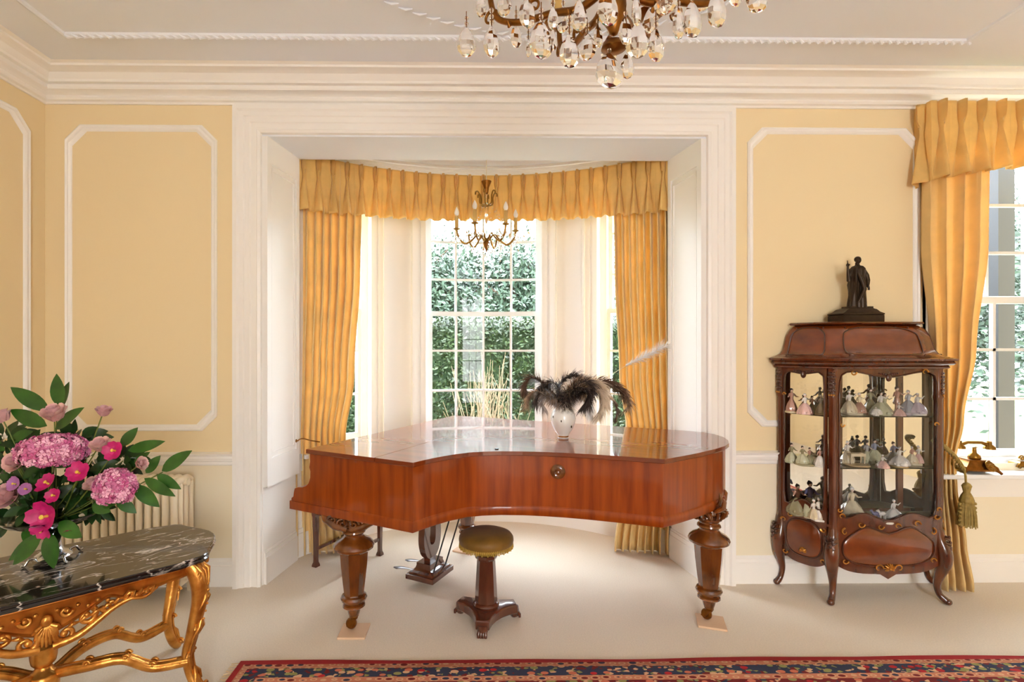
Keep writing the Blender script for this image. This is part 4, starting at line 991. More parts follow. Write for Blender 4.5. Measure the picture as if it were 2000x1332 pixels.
# ============================================================ CURTAINS AND PELMETS
PCX, PCY, PR = .08, 2.05, 2.15
def parc(px, r=PR):                        # where the sight line of a photo column meets the pelmet arc
    a = (px-CX)/F; d = Vector((a*cos(TH)+sin(TH), cos(TH)-a*sin(TH))); b = d.x*-PCX+d.y*-PCY; d2 = d.length_squared
    t = (-b+sqrt(b*b-d2*(PCX**2+PCY**2-r*r)))/d2; p = d*t; return p
def curtain(name, rows, nf, amp, mat, label, cat='curtain', group=None, seed=0, nu=170, nz=46, sharp=.6):
    """rows: (z, (x0,y0), (x1,y1), amplitude factor); the cloth hangs in folds between the two edges"""
    rr = random.Random(seed); ph = [rr.uniform(-.5,.5) for _ in range(nf+2)]; am = [rr.uniform(.7,1.25) for _ in range(nf+2)]
    def row(z):
        for i in range(len(rows)-1):
            if rows[i][0] >= z >= rows[i+1][0]:
                t = (rows[i][0]-z)/(rows[i][0]-rows[i+1][0]); t2 = t*t*(3-2*t)
                return (Vector(rows[i][1]).lerp(Vector(rows[i+1][1]), t2), Vector(rows[i][2]).lerp(Vector(rows[i+1][2]), t2), lerp(rows[i][3], rows[i+1][3], t2))
    z1, z0 = rows[0][0], rows[-1][0]
    def fn(u, v):
        z = lerp(z1, z0, v); a, b, k = row(z); d = b-a; n = Vector((d.y, -d.x)).normalized()
        w = u*nf; i = int(min(nf-1e-6, w)); a_ = lerp(am[i], am[i+1], w-i); p_ = lerp(ph[i], ph[i+1], w-i)*.8
        s = sin(2*pi*w + p_ + .25*sin(z*2.3+i)); s = (abs(s)**sharp)*(1 if s > 0 else -1)
        c = cos(2*pi*w+p_)
        p = a.lerp(b, u) + n*(amp*k*a_*s) + d.normalized()*(amp*k*.35*c)
        return (p.x, p.y, z + (.006*sin(2*pi*w) if v > .99 else 0))
    o = MB().grid(nu, nz, fn).build(name, mat, None, 60)
    m = o.modifiers.new('thickness', 'SOLIDIFY'); m.thickness = .004; m.offset = 0
    return tag(o, label, cat, group)
GC = 'gold curtains'
def v2(p, q=0): return (p.x, p.y)
# left and right drapes of the bay
tl0, tl1 = parc(590, PR-.01), parc(703, PR-.01)
cl = curtain('curtain', [(2.88,(-1.283,3.722),v2(tl1),.7),(2.1,(-1.283,3.722),v2(parc(700,PR-.05)),1),(1.3,(-1.283,3.722),v2(parc(688,PR-.12)),.9),(.86,(-1.283,3.722),v2(parc(672,PR-.15)),.7),(.5,(-1.283,3.722),v2(parc(676,PR-.15)),.85),(.012,(-1.283,3.722),v2(parc(690,PR-.12)),1)], 8, .046, M['gold_cloth'], 'long gold damask curtain hanging at the left side of the bay, behind the keyboard', group=None, seed=2)
cr = curtain('curtain', [(2.88,v2(parc(1196,PR-.01)),(1.452,3.722),.7),(2.1,v2(parc(1200,PR-.05)),(1.452,3.722),1),(1.3,v2(parc(1208,PR-.09)),(1.452,3.722),.95),(.86,v2(parc(1222,PR-.14)),(1.452,3.722),.7),(.5,v2(parc(1212,PR-.15)),(1.452,3.722),.85),(.012,v2(parc(1197,PR-.16)),(1.452,3.722),1)], 8, .046, M['gold_cloth'], 'long gold damask curtain hanging at the right side of the bay, behind the feathers', seed=4)
# the right-hand window curtain, gathered by its tie-back
cw = curtain('curtain', [(2.70,(2.842,3.215),(3.235,3.17),1),(2.2,(2.842,3.215),(3.225,3.17),1),(1.5,(2.90,3.22),(3.15,3.17),.9),(1.05,(2.95,3.21),(3.07,3.17),.75),(.80,(2.945,3.20),(3.02,3.17),.5),(.62,(2.945,3.20),(3.03,3.17),.65),(.3,(2.93,3.18),(3.07,3.15),.9),(.012,(2.90,3.15),(3.10,3.13),1.1)], 4, .040, M['gold_cloth'], 'gold damask curtain gathered by a tassel tie-back at the right-hand window', seed=9)
def pelmet(name, path, ztop, zbot, n, label, depth=.035, ret=True, seed=1, edge=None):
    """goblet-pleated pelmet following a 2d path; pleats pinched at a third of the drop and flaring below"""
    rr = random.Random(seed); L = [0]
    for i in range(1, len(path)): L.append(L[-1]+(path[i]-path[i-1]).length)
    tot = L[-1]
    def at(s):
        i = max(1, min(len(path)-1, bisect.bisect(L, s))); f = (s-L[i-1])/max(1e-6, L[i]-L[i-1])
        p = path[i-1].lerp(path[i], f); d = (path[i]-path[i-1]).normalized(); return p, Vector((d.y, -d.x)), d
    off = [rr.uniform(-.12,.12) for _ in range(n+2)]; lean = [rr.uniform(-.3,.45) for _ in range(n+2)]
    def fn(u, v):
        s = u*tot; w = u*n; i = int(min(n-1e-6, w)); f = w-i
        p, nn, d = at(s)
        g = f-.5                              # the pinched pleat sits at g = 0
        pin = math.exp(-((v-.40)/.13)**2)
        wid = .085*(1-.55*pin) if v < .40 else .085*(.45+3.2*(v-.40))
        fold = math.exp(-(g/wid)**2)
        valley = math.exp(-((abs(g)-wid*1.5)/(wid*.55+.01))**2)
        amp_ = (.62-.42*pin) if v < .40 else (.20+1.0*(v-.40)**.9)
        dd = depth*(amp_*fold - .34*valley*(1 if v < .45 else max(.35, 1-.9*(v-.45))) + .55*math.exp(-((abs(g)-.5)/.16)**2)*v*lean[i])
        tri = 0 if v > .40 else .16*math.exp(-(g/.018)**2)*(1-pin)
        dd -= depth*tri*2.2
        z = lerp(ztop, zbot if not edge else edge(u), v)
        q = p + nn*dd + d*(.030*lean[i]*v*v*fold)
        return (q.x, q.y, z + (-.003*(1-fold)*v**6 + .002*fold*v**6))
    nu = n*28+1
    o = MB().grid(nu, 22, fn).build(name, M['valance'], None, 70)
    m = o.modifiers.new('thickness', 'SOLIDIFY'); m.thickness = .004
    return tag(o, label, 'pelmet')
path = []
a0 = math.asin((-1.295-PCX)/PR); a1 = math.asin((1.455-PCX)/PR)
for k in range(60):
    a = lerp(math.asin((-1.262-PCX)/(PR-.05)), math.asin((1.42-PCX)/(PR-.05)), k/59); path.append(Vector((PCX+(PR-.05)*sin(a), PCY+(PR-.05)*cos(a))))
pelmet('pelmet', path, 2.912, 2.54, 27, 'gold pleated pelmet curving across the top of the bay', .062, seed=3, edge=lambda u: 2.545-.03*abs(u-.5)*2-.012*(max(0,abs(u-.5)-.38)>0))
path = [Vector((2.85,3.275)), Vector((2.85,3.16))] + [Vector((2.85+.055*k,3.155)) for k in range(0, 28)]
def wedge(u): x = u*1.6; return 2.54+.075*min(1, x/.55)+.02*sin(x*1.3)
pelmet('pelmet', path, 3.052, 2.58, 13, 'gold pleated pelmet above the right-hand window', .075, seed=8, edge=wedge)
# the bay cornice just above the pelmet
bc_ = MB()
for z0, z1, r in ((2.913,2.925,.0),(2.925,2.945,-.02),(2.945,2.965,-.03),(2.965,2.985,-.055)):
    rs = []
    for k in range(49):
        a = lerp(a0, a1, k/48); rs.append([(PCX+(PR+r)*sin(a),PCY+(PR+r)*cos(a),z0),(PCX+(PR+r)*sin(a),PCY+(PR+r)*cos(a),z1),(PCX+(PR+.35)*sin(a),PCY+(PR+.35)*cos(a),z1),(PCX+(PR+.35)*sin(a),PCY+(PR+.35)*cos(a),z0)])
    bc_.rings(rs)
struct('trim_13', bc_, M['trim'], 30)
# rope tie-back with tassel (right window)
tb = thing('tassel_tieback', 'twisted olive-gold rope tie-back with a fringed tassel on the right-hand curtain', 'tieback', (2.87,3.13,.90))
rp = smoothpath([(-.0,.03,.03),(.0,-.02,.02),(.05,-.035,-.03),(.10,-.035,-.09),(.13,-.03,-.135),(.145,.01,-.14),(.13,.05,-.10)], 10)
for ph in (0, 2.1, 4.2):
    q = [p+Vector((0, .009*cos(ph+i*.9), .009*sin(ph+i*.9))) for i, p in enumerate(rp)]
    MB().tube(q, .008, 6).build('rope', M['rope'], tb, 60)
dr = MB().tube([(.12,-.045,-.12),(.124,-.052,-.17),(.126,-.052,-.22)], .006, 6); dr.build('cord', M['rope'], tb, 60)
MB().lathe([(.004,.03),(.016,.022),(.024,.008),(.020,-.008),(.016,-.03),(.026,-.05),(.034,-.075),(.036,-.09),(.03,-.10)], 20, (.128,-.055,-.235), lambda a,z,i: 1+.05*cos(10*a)).build('tassel_head', M['rope'], tb, 50)
sk = MB()
for k in range(46):
    a = 2*pi*k/46; r = .034+.004*sin(k*2.3); sk.tube([(.128+.030*cos(a),-.055+.030*sin(a),-.32),(.128+r*1.15*cos(a),-.055+r*1.15*sin(a),-.40),(.128+r*1.25*cos(a),-.055+r*1.25*sin(a),-.47+.006*sin(k*1.7))], .0045, 4)
sk.lathe([(.026,-.31),(.035,-.40),(.036,-.455)], 16, (.128,-.055,0)); sk.build('tassel_skirt', M['rope'], tb, 60)
for k in range(6):
    pb = MB()
    for s in (-1,1): pb.ball((.128+s*.046,-.06,-.335-.025*k), .010, 7, 5)
    pb.build('pompom', M['rope'], tb, 60)
# brass hold-back on the left reveal
q = Rr(596, 858, 3.66)
hbk = thing('curtain_holdback', 'small brass curtain hold-back hook on the left reveal of the bay', 'hook', (BX0+.034, 3.60, q.z))
MB().lathe([(.012,0),(.012,.004),(.005,.006),(.004,.016)], 12).xf(Matrix.Rotation(pi/2,4,'Y')).build('rose_plate', M['brassdark'], hbk, 50)
MB().tube(smoothpath([(.01,0,0),(.03,.01,.012),(.05,.03,.008),(.08,.07,-.01),(.13,.12,-.03)],5), .0042, 7).build('arm', M['brassdark'], hbk, 60)
# ============================================================ RADIATOR
rx0, rx1 = -2.50, -1.735
rad = thing('radiator', 'cream cast-iron column radiator on the back wall behind the gilded table', 'radiator', ((rx0+rx1)/2, 3.12, 0))
nsec = 15; ox = (rx0+rx1)/2
colm = None
for k in range(nsec):
    x = lerp(rx0, rx1, (k+.5)/nsec)-ox
    if colm is None:
        mb = MB()
        for yy in (-.085,-.028,.028,.085):
            mb.tube([(0,yy,.13),(0,yy,.15),(0,yy,.68),(0,yy,.70)], [.014,.0185,.0185,.014], 12)
        mb.tube([(0,-.09,.695),(0,-.05,.715),(0,.05,.715),(0,.09,.695)], [.018,.022,.022,.018], 12); mb.tube([(0,-.09,.135),(0,-.05,.115),(0,.05,.115),(0,.09,.135)], [.018,.022,.022,.018], 12)
        colm = mb.build('column', M['radiator'], rad, 60); colm.location.x = x
    else: c = dup(colm, rad); c.location.x = x
for k in (0, nsec-1):
    x = lerp(rx0, rx1, (k+.5)/nsec)-ox
    f = MB()
    for s in (-1,1): f.rings([[(x-.022,y-w_,z),(x+.022,y-w_,z),(x+.022,y+w_,z),(x-.022,y+w_,z)] for y, w_, z in ((s*.085,.03,.15),(s*.09,.022,.09),(s*.10,.014,.04),(s*.108,.018,.0))])
    f.box((x-.022,-.10,.09),(x+.022,.10,.15)); f.build('foot', M['radiator'], rad, 40)
MB().tube([(rx0-ox,0,.70),(rx1-ox+.012,0,.70)], .022, 12).tube([(rx0-ox,0,.13),(rx1-ox+.012,0,.13)], .022, 12).build('header_pipe', M['radiator'], rad, 60)
vl = MB().tube([(rx1-ox+.01,0,.12),(rx1-ox+.07,0,.12)], .012, 10).tube([(rx1-ox+.07,0,.0),(rx1-ox+.07,0,.12)], .010, 10).lathe([(.012,.11),(.018,.12),(.019,.17),(.014,.175),(.001,.176)], 16, (rx1-ox+.07,0,0)).box((rx1-ox+.045,-.025,.03),(rx1-ox+.095,-.005,.19))
vl.build('valve', M['china'], rad, 40)
# ============================================================ GILDED TABLE
TZ = .62
ta = Vector((.75,.66)).normalized(); TCx, TCy = -1.715, 2.065
tbl = thing('marble_top_table', 'ornate gilded table with a veined black marble top, left foreground', 'table', (TCx, TCy, 0), atan2(ta.y, ta.x))
def marble():
    m, nt, b = newmat('black_marble'); N = nt.nodes; L = nt.links
    tc = N.new('ShaderNodeTexCoord'); mp = N.new('ShaderNodeMapping'); mp.inputs['Scale'].default_value = (1,2.6,1); mp.inputs['Rotation'].default_value = (0,0,.12)
    L.new(tc.outputs['Object'], mp.inputs[0])
    n0 = N.new('ShaderNodeTexNoise'); n0.inputs['Scale'].default_value = 5; n0.inputs['Detail'].default_value = 8; n0.inputs['Distortion'].default_value = 1.3; L.new(mp.outputs[0], n0.inputs[0])
    s = N.new('ShaderNodeMath'); s.operation = 'SUBTRACT'; s.inputs[1].default_value = .5; L.new(n0.outputs[0], s.inputs[0])
    a = N.new('ShaderNodeMath'); a.operation = 'ABSOLUTE'; L.new(s.outputs[0], a.inputs[0])
    r = N.new('ShaderNodeValToRGB'); r.color_ramp.elements[0].position = .0; r.color_ramp.elements[0].color = (1,1,1,1); r.color_ramp.elements[1].position = .028; r.color_ramp.elements[1].color = (0,0,0,1); L.new(a.outputs[0], r.inputs[0])
    n1 = N.new('ShaderNodeTexNoise'); n1.inputs['Scale'].default_value = 9; n1.inputs['Detail'].default_value = 6; L.new(mp.outputs[0], n1.inputs[0])
    r1 = N.new('ShaderNodeValToRGB'); r1.color_ramp.elements[0].position = .42; r1.color_ramp.elements[1].position = .56; L.new(n1.outputs[0], r1.inputs[0])
    mu = N.new('ShaderNodeMath'); mu.operation = 'MULTIPLY'; L.new(r.outputs[0], mu.inputs[0]); L.new(r1.outputs[0], mu.inputs[1])
    mx = N.new('ShaderNodeMix'); mx.data_type = 'RGBA'; mx.inputs[6].default_value = srgb(30,24,22); mx.inputs[7].default_value = srgb(226,214,204)
    L.new(mu.outputs[0], mx.inputs[0]); L.new(mx.outputs[2], b.inputs['Base Color']); b.inputs['Roughness'].default_value = .16; b.inputs['Coat Weight'].default_value = .5
    return m
M['marble'] = marble()
hx, hy = .625, .285
q1 = [(hx,0),(hx-.006,.05),(hx-.026,.105),(hx-.052,.155),(hx-.072,.20),(hx-.085,.24),(hx-.115,.268),(hx-.16,.276),(hx-.20,.290),(.0,hy+.012)]
top = q1[:-1] + [(0,hy+.008)] + [(-x,y) for x, y in q1[:-1][::-1]] ; top = top + [(x,-y) for x, y in top[::-1]][1:-1]
mb = MB(); mb.rings([[(x,y,z) for x,y in inset(top, d)] for d,z in ((.012,TZ-.032),(.002,TZ-.028),(0,TZ-.020),(.006,TZ-.014),(.002,TZ-.008),(.002,TZ-.004),(.006,TZ))])
mb.build('marble_top', M['marble'], tbl, 40)
apo = inset(top, .045)
ap_ = MB(); rs0 = []; rs1 = []; rs2 = []
# apron with shaped lower edge: follows the top outline
per = [Vector(p) for p in apo]; N_ = 260; Ls = [0]
for i in range(len(per)): Ls.append(Ls[-1]+(per[(i+1) % len(per)]-per[i]).length)
def pat(s):
    s %= Ls[-1]; i = min(len(per)-1, max(0, bisect.bisect(Ls, s)-1)); f = (s-Ls[i])/(Ls[i+1]-Ls[i]); return per[i].lerp(per[(i+1) % len(per)], f)
ri = []
for k in range(N_):
    p = pat(Ls[-1]*k/N_); x, y = p; ax = abs(x)
    if abs(y) > .19: drop = .035 + .075*math.exp(-(x/.13)**2) + .030*math.exp(-((ax-.27)/.07)**2) - .018*math.exp(-((ax-.19)/.04)**2)
    else: drop = .04 + .035*math.exp(-(y/.06)**2)
    n = Vector((x/hx, y/hy)).normalized()
    ri.append([(x-n.x*.022,y-n.y*.022,TZ-.032),(x,y,TZ-.032),(x+n.x*.004,y+n.y*.004,TZ-.045),(x-n.x*.003,y-n.y*.003,TZ-.055),(x-n.x*.003,y-n.y*.003,TZ-.035-drop),(x+n.x*.006,y+n.y*.006,TZ-.040-drop),(x,y,TZ-.048-drop),(x-n.x*.022,y-n.y*.022,TZ-.045-drop)])
ap_.rings(ri, loop=True, cap=False); apron = ap_.build('apron', M['giltflat'], tbl, 40)
WK = 1.12
def spiral(mb, c, ex, ez, r, turns, w0, dirn=1, ph=0, n=22, off=Vector((0,0,0))):
    c = Vector(c); ex = Vector(ex); ez = Vector(ez); p = []
    for j in range(n):
        t = ph + dirn*turns*2*pi*j/n; q = r*(1-j/(n+3)); p.append(c+ex*(q*cos(t))+ez*(q*sin(t))+off*(j/n))
    w0 *= WK; mb.tube(p, [w0*(1-.5*j/n) for j in range(n)], 7); mb.ball(p[-1], w0*1.1, 8, 6)
ez = Vector((0,0,1))
for s in (-1, 1):                                   # front and back carvings
    y = s*(hy-.030); cv = MB()
    for k in (-1, 1):
        ex = Vector((k,0,0))
        spiral(cv, (k*.055,y,TZ-.165), ex, ez, .034, 1.1, .011, 1, pi*.9); spiral(cv, (k*.115,y,TZ-.125), ex, ez, .034, 1.0, .010, -1, pi*.3)
        spiral(cv, (k*.19,y,TZ-.105), ex, ez, .030, 1.0, .009, 1, pi); spiral(cv, (k*.055,y,TZ-.085), ex, ez, .022, .9, .008, -1, 0)
        cv.tube(smoothpath([(k*.02,y,TZ-.20),(k*.09,y+s*.006,TZ-.185),(k*.15,y+s*.006,TZ-.15),(k*.20,y+s*.006,TZ-.118),(k*.27,y+s*.004,TZ-.095),(k*.33,y,TZ-.082)],5), [.017-.0004*i for i in range(26)], 8)
        cv.tube(smoothpath([(k*.20,y,TZ-.120),(k*.25,y+s*.01,TZ-.10),(k*.30,y+s*.01,TZ-.108),(k*.345,y,TZ-.085)],5), [.006]*16, 7)
        for j in range(5): cv.tube([(k*(.23+.022*j),y,TZ-.10),(k*(.24+.022*j),y+s*.012,TZ-.088),(k*(.25+.022*j),y,TZ-.076)], [.004,.009,.003], 6)
        for j in range(6):
            cv.tube([(k*(.06+.035*j),y,TZ-.150+.012*j),(k*(.075+.035*j),y+s*.010,TZ-.135+.012*j),(k*(.095+.035*j),y,TZ-.138+.012*j)], [.005,.009,.003], 7)
            cv.ball((k*(.03+.03*j), y+s*.008, TZ-.07-.012*(j % 2)), .008, 7, 5)
    for j in range(9):
        t = radians(200+17.5*j); cv.tube([(0,y,TZ-.11),(.03*cos(t),y+s*.012,TZ-.11+.045*sin(t)),(.040*cos(t),y,TZ-.11+.085*sin(t))], [.006,.010,.005], 7)
    cv.ball((0,y+s*.008,TZ-.10), .018, 12, 8, (1,.7,1.2))
    cv.build('apron_carving', M['gilt'], apron, 60)
for sx in (-1, 1):
    x = sx*(hx-.045); cv = MB()
    for k in (-1,1): spiral(cv, (x,k*.045,TZ-.09), Vector((0,k,0)), ez, .026, 1, .008, 1, pi)
    cv.build('apron_carving', M['gilt'], apron, 60)
    for sy in (-1, 1):
        o = Vector((sx,sy*.85,0)).normalized(); c = Vector((sx*(hx-.155), sy*(hy-.085), 0))
        pth = smoothpath([c+o*.00+ez*(TZ-.035), c+o*.03+ez*(TZ-.07), c+o*.048+ez*(TZ-.13), c+o*.048+ez*(TZ-.20), c+o*.032+ez*(TZ-.28), c+o*.012+ez*(TZ-.36), c+o*-.006+ez*.19, c+o*.004+ez*.12, c+o*.03+ez*.06, c+o*.06+ez*.025, c+o*.07+ez*.03], 5)
        rad_ = smoothpath([(r,0,0) for r in (.036,.038,.036,.032,.028,.024,.021,.020,.021,.022,.014)], 5)
        lg = MB().tube(pth, [r.x for r in rad_], 12, flat=1.0); lo = lg.build('leg', M['gilt'], tbl, 60)
        cc = MB(); sw = Vector((-o.y,o.x,0))
        for t_, r_ in ((6,.036),(22,.026),(30,.022),(42,.024)):
            p = pth[t_]
            for k in (-1,1): spiral(cc, p+o*r_*.8+sw*(k*.018), sw*k, ez, .016, .9, .006, 1, 0)
        for k in (-1,1):
            cc.tube([p+o*.018+sw*(k*.014) for p in pth[4:48]], [.006]*44, 6)
        for j in range(7): cc.ball(pth[8+2*j]+o*.034, .008-.0006*j, 7, 5)
        for t_ in (4, 12, 20, 34):
            for k in (-1,1): cc.tube([pth[t_]+o*.024, pth[t_+2]+o*.030+sw*(k*.014), pth[t_+5]+o*.018+sw*(k*.028)], [.007,.010,.003], 7)
        for k in (-1,0,1): cc.tube([pth[0]+o*.03+sw*(k*.02), pth[5]+o*.042+sw*(k*.026), pth[10]+o*.034+sw*(k*.01)], [.007,.010,.004], 7)
        cc.build('leg_carving', M['gilt'], lo, 60)
        a = Vector((0,0,.20)); b = c+o*.0+ez*.155
        sp_ = smoothpath([a+Vector((sx*.04,sy*.01,0)), a.lerp(b,.28)+ez*.035+Vector((0,sy*.03,0)), a.lerp(b,.52)+ez*.045+Vector((0,sy*.02,0)), a.lerp(b,.74)-ez*.010, b], 8)
        stt_ = MB().tube(sp_, [.024-.0001*i for i in range(len(sp_))], 10, flat=.9); so_ = stt_.build('stretcher', M['gilt'], tbl, 60)
        c3 = MB(); d = (b-a).normalized(); sw2 = Vector((-d.y,d.x,0))
        for t_ in (8, 17, 24):
            for k in (-1,1): spiral(c3, sp_[t_]+ez*.018+sw2*(k*.016), Vector((d.x,d.y,0)), ez, .014, .9, .006, 1, 0)
        for k in (-1,1): c3.tube([p+ez*.016+sw2*(k*.015) for p in sp_], .006, 6)
        c3.ball(b-d*.03+ez*.005, .020, 10, 8); c3.build('stretcher_carving', M['gilt'], so_, 60)
MB().lathe([(.03,.02),(.05,.03),(.055,.05),(.045,.08),(.05,.10),(.052,.17),(.058,.20),(.05,.215),(.032,.225),(.026,.240),(.040,.255),(.044,.275),(.046,.315),(.050,.322),(.044,.33),(.03,.34),(.02,.36),(.012,.37),(.001,.372)], 28).build('centre_finial', M['gilt'], tbl, 40)
# ============================================================ SILVER BOWL AND FLOWERS
bx, by = P(104, 1092, TZ)
bowl = thing('silver_bowl', 'silver footed bowl of flowers standing on the black marble table top', 'bowl', (bx,by,TZ))
MB().lathe([(.001,.012),(.060,.012),(.066,.016),(.062,.024),(.048,.032),(.036,.042),(.030,.055),(.026,.085),(.030,.11),(.05,.13),(.10,.15),(.155,.172),(.175,.19),(.178,.195),(.172,.195),(.14,.178),(.06,.15),(.001,.145)], 40, (0,0,0), lambda a,z,i: 1+.012*cos(16*a)).build('bowl_body', M['silver'], bowl, 60)
for k in range(4):
    a = pi/4+k*pi/2+.3; f = MB()
    f.tube(smoothpath([(.055*cos(a),.055*sin(a),.022),(.080*cos(a),.080*sin(a),.028),(.092*cos(a),.092*sin(a),.014),(.098*cos(a),.098*sin(a),.006),(.108*cos(a),.108*sin(a),.010)],4), .0048, 7).build('foot', M['silver'], bowl, 60)
BO = Vector((bx,by,TZ+.20))
fr_ = random.Random(21)
def leafmesh(mb, base, d, L, W, nrm, bend=.2, n=8):
    d = Vector(d).normalized(); nrm = Vector(nrm); s = d.cross(nrm).normalized(); up = s.cross(d).normalized(); vs = []
    for i in range(n+1):
        t = i/n; w_ = W*sin(pi*min(1,t**.85))**.8*.5 if 0 < t < 1 else .0008; p = Vector(base)+d*(L*t)-up*(bend*L*t*t)
        vs += [p-s*w_+up*(.12*w_*1.5), p, p+s*w_+up*(.12*w_*1.5)]
    fs = []
    for i in range(n):
        for k in (0,1): fs.append((3*i+k, 3*i+k+1, 3*i+3+k+1, 3*i+3+k))
    mb.add(vs, fs); return mb
def head_at(px, py, dd): return Rr(px, py, by+dd)
VIEW = Vector((0,-1,.15)).normalized()
def stem_thing(name, label, cat, tip, mat_stem, group):
    t = thing(name, label, cat, tip, 0, group)
    b = BO - tip + Vector((fr_.uniform(-.03,.03), fr_.uniform(-.03,.03), -.04))
    MB().tube(smoothpath([b, b*.5+Vector((0,0,-.015)), Vector((0,0,0))], 6), .0026, 6).build('stem', mat_stem, t, 60); return t
def spray(tip_px, leaves, label, group='laurel leaf sprays in the bouquet'):
    tip = head_at(*tip_px); t = stem_thing('laurel_spray', label, 'foliage', tip, M['stem'], group)
    for (x0,y0,x1,y1,dd,w_) in leaves:
        a = head_at(x0,y0,tip_px[2]+dd*.3)-tip; b = head_at(x1,y1,tip_px[2]+dd)-tip
        mb = MB(); nr = (VIEW + Vector((fr_.uniform(-.35,.35),0,fr_.uniform(-.1,.6)))).normalized()
        leafmesh(mb, a, b-a, (b-a).length, w_, nr, .06); mb.build('leaf', M['leaf'], t, 60)
    return t
spray((112,800,.02), [(118,795,108,730,0,.058),(118,800,132,745,.03,.052),(95,802,18,755,-.02,.062),(92,832,16,800,-.02,.062),(108,838,160,795,-.03,.060)], 'tall laurel spray with broad leaves rising at the top of the bouquet')
spray((318,922,-.02), [(236,872,268,835,.02,.045),(250,880,320,862,0,.046),(285,924,312,890,0,.045),(316,920,372,880,-.02,.056),(306,926,352,956,0,.046),(282,934,340,970,-.02,.048),(262,948,310,990,-.03,.055),(262,905,292,882,.03,.040)], 'long laurel spray reaching furthest right over the radiator')
spray((90,1040,-.12), [(98,1040,102,1112,-.03,.070),(85,1045,12,1095,-.02,.060),(80,1050,22,1104,-.05,.055),(60,1030,45,1060,0,.04),(115,1020,158,1050,-.02,.062)], 'laurel spray hanging over the front rim of the silver bowl, nearly touching the table')
spray((225,985,-.04), [(228,975,266,1002,0,.045),(200,990,232,975,0,.04),(180,985,215,1000,.0,.05)], 'short laurel spray under the small hydrangea')
spray((15,870,.0), [(20,860,62,842,0,.05),(10,880,-40,850,0,.05),(30,890,5,925,0,.05),(0,960,-50,985,0,.06)], 'laurel spray at the far left edge of the bouquet')
def leafy(px, py, dd, label, n=38, R=.09):
    tip = head_at(px,py,dd); t = stem_thing('leafy_stem', label, 'foliage', tip, M['stem'], 'dark leafy stems filling the bouquet'); mb = MB()
    for k in range(n):
        v = Vector((fr_.gauss(0,1),fr_.gauss(0,.8),fr_.gauss(0,.7))); v.normalize(); b = v*R*fr_.uniform(.1,.6)
        leafmesh(mb, b, v+Vector((0,0,-.2)), fr_.uniform(.05,.085), fr_.uniform(.026,.045), (VIEW+v*.5).normalized(), .15, 5)
    mb.build('leaves', M['leaf2'], t, 60); return t
for px, py, dd, w_ in ((60,870,.05,'behind the large hydrangea'),(110,960,.02,'around the small magenta flowers'),(180,900,.05,'right of the large hydrangea'),(165,960,.02,'below the right-hand rose'),(50,950,.0,'between the lilac blooms'),(15,910,.04,'at the left edge of the bouquet'),(210,940,.06,'behind the small hydrangea'),(240,900,.05,'behind the yellow bud'),(30,1000,.02,'along the left rim of the bowl'),(120,1010,.0,'above the front rim of the bowl'),(185,985,.05,'right rim of the bowl'),(150,860,.07,'under the tall mauve bud'),(95,900,-.02,'directly under the large hydrangea'),(70,985,-.04,'left of the big magenta bloom'),(10,860,.06,'behind the left roses')):
    leafy(px, py, dd, 'dark green leafy stem '+w_+' in the bouquet')
def hydrangea(px, py, dd, rx, rz, label, n=150):
    tip = head_at(px,py,dd); t = stem_thing('hydrangea', label, 'flower', tip, M['stem'], 'hydrangeas in the bouquet'); mb = MB()
    for k in range(n):
        ph = math.acos(1-1.75*(k+.5)/n); th_ = 2.39996*k
        v = Vector((sin(ph)*cos(th_), sin(ph)*sin(th_), cos(ph))); c = Vector((v.x*rx, v.y*rx*.85, v.z*rz))*fr_.uniform(.9,1.05); a0_ = fr_.uniform(0,pi); u_ = v.orthogonal().normalized(); w2 = v.cross(u_); s = .0150; v0_ = len(mb.f); tv = Vector((fr_.gauss(0,.4),fr_.gauss(0,.4),fr_.gauss(0,.4))); u_ = (u_+tv*.5).normalized(); w2 = (v+tv*.5).cross(u_).normalized()
        for q in range(4):
            a = a0_+q*pi/2; dr_ = u_*cos(a)+w2*sin(a); pr_ = u_*-sin(a)+w2*cos(a)
            mb.add([c, c+dr_*s*.7+pr_*s*.5+v*.006, c+dr_*s*1.15+v*.002, c+dr_*s*.7-pr_*s*.5+v*.006], [(0,1,2,3)])
    po_ = mb.build('petals', [M['hydrangea'], M['hyd2'], M['hyd3']], t, 0, kind='stuff')
    mi_ = [fr_.choice((0,0,1,1,2)) for _ in range(n)]
    for pi_, pl_ in enumerate(po_.data.polygons): pl_.material_index = mi_[min(n-1, pi_//4)]
    MB().ball((0,0,-.004), 1, 14, 10, (rx*.80,rx*.68,rz*.80)).build('flower_core', M['hyd3'], t, 60); return t
hydrangea(104,880,-.06,.125,.062,'large wide pink hydrangea head at the upper centre of the bouquet',260)
hydrangea(225,952,-.06,.074,.072,'smaller round pink hydrangea head at the right of the bouquet',230)
def petal(mb, c, d, n_, L, W, cup=.4, k=5):
    d = Vector(d).normalized(); n_ = Vector(n_).normalized(); s = d.cross(n_).normalized(); vs = []
    for i in range(k+1):
        t = i/k; w_ = W*sin(pi*(.12+.76*t))**.7*.5; p = c+d*(L*t*(1-.2*t*cup))+n_*(cup*L*t*t)
        vs += [p-s*w_+n_*w_*.35, p, p+s*w_+n_*w_*.35]
    mb.add(vs, [(3*i+q, 3*i+q+1, 3*i+4+q, 3*i+3+q) for i in range(k) for q in (0,1)])
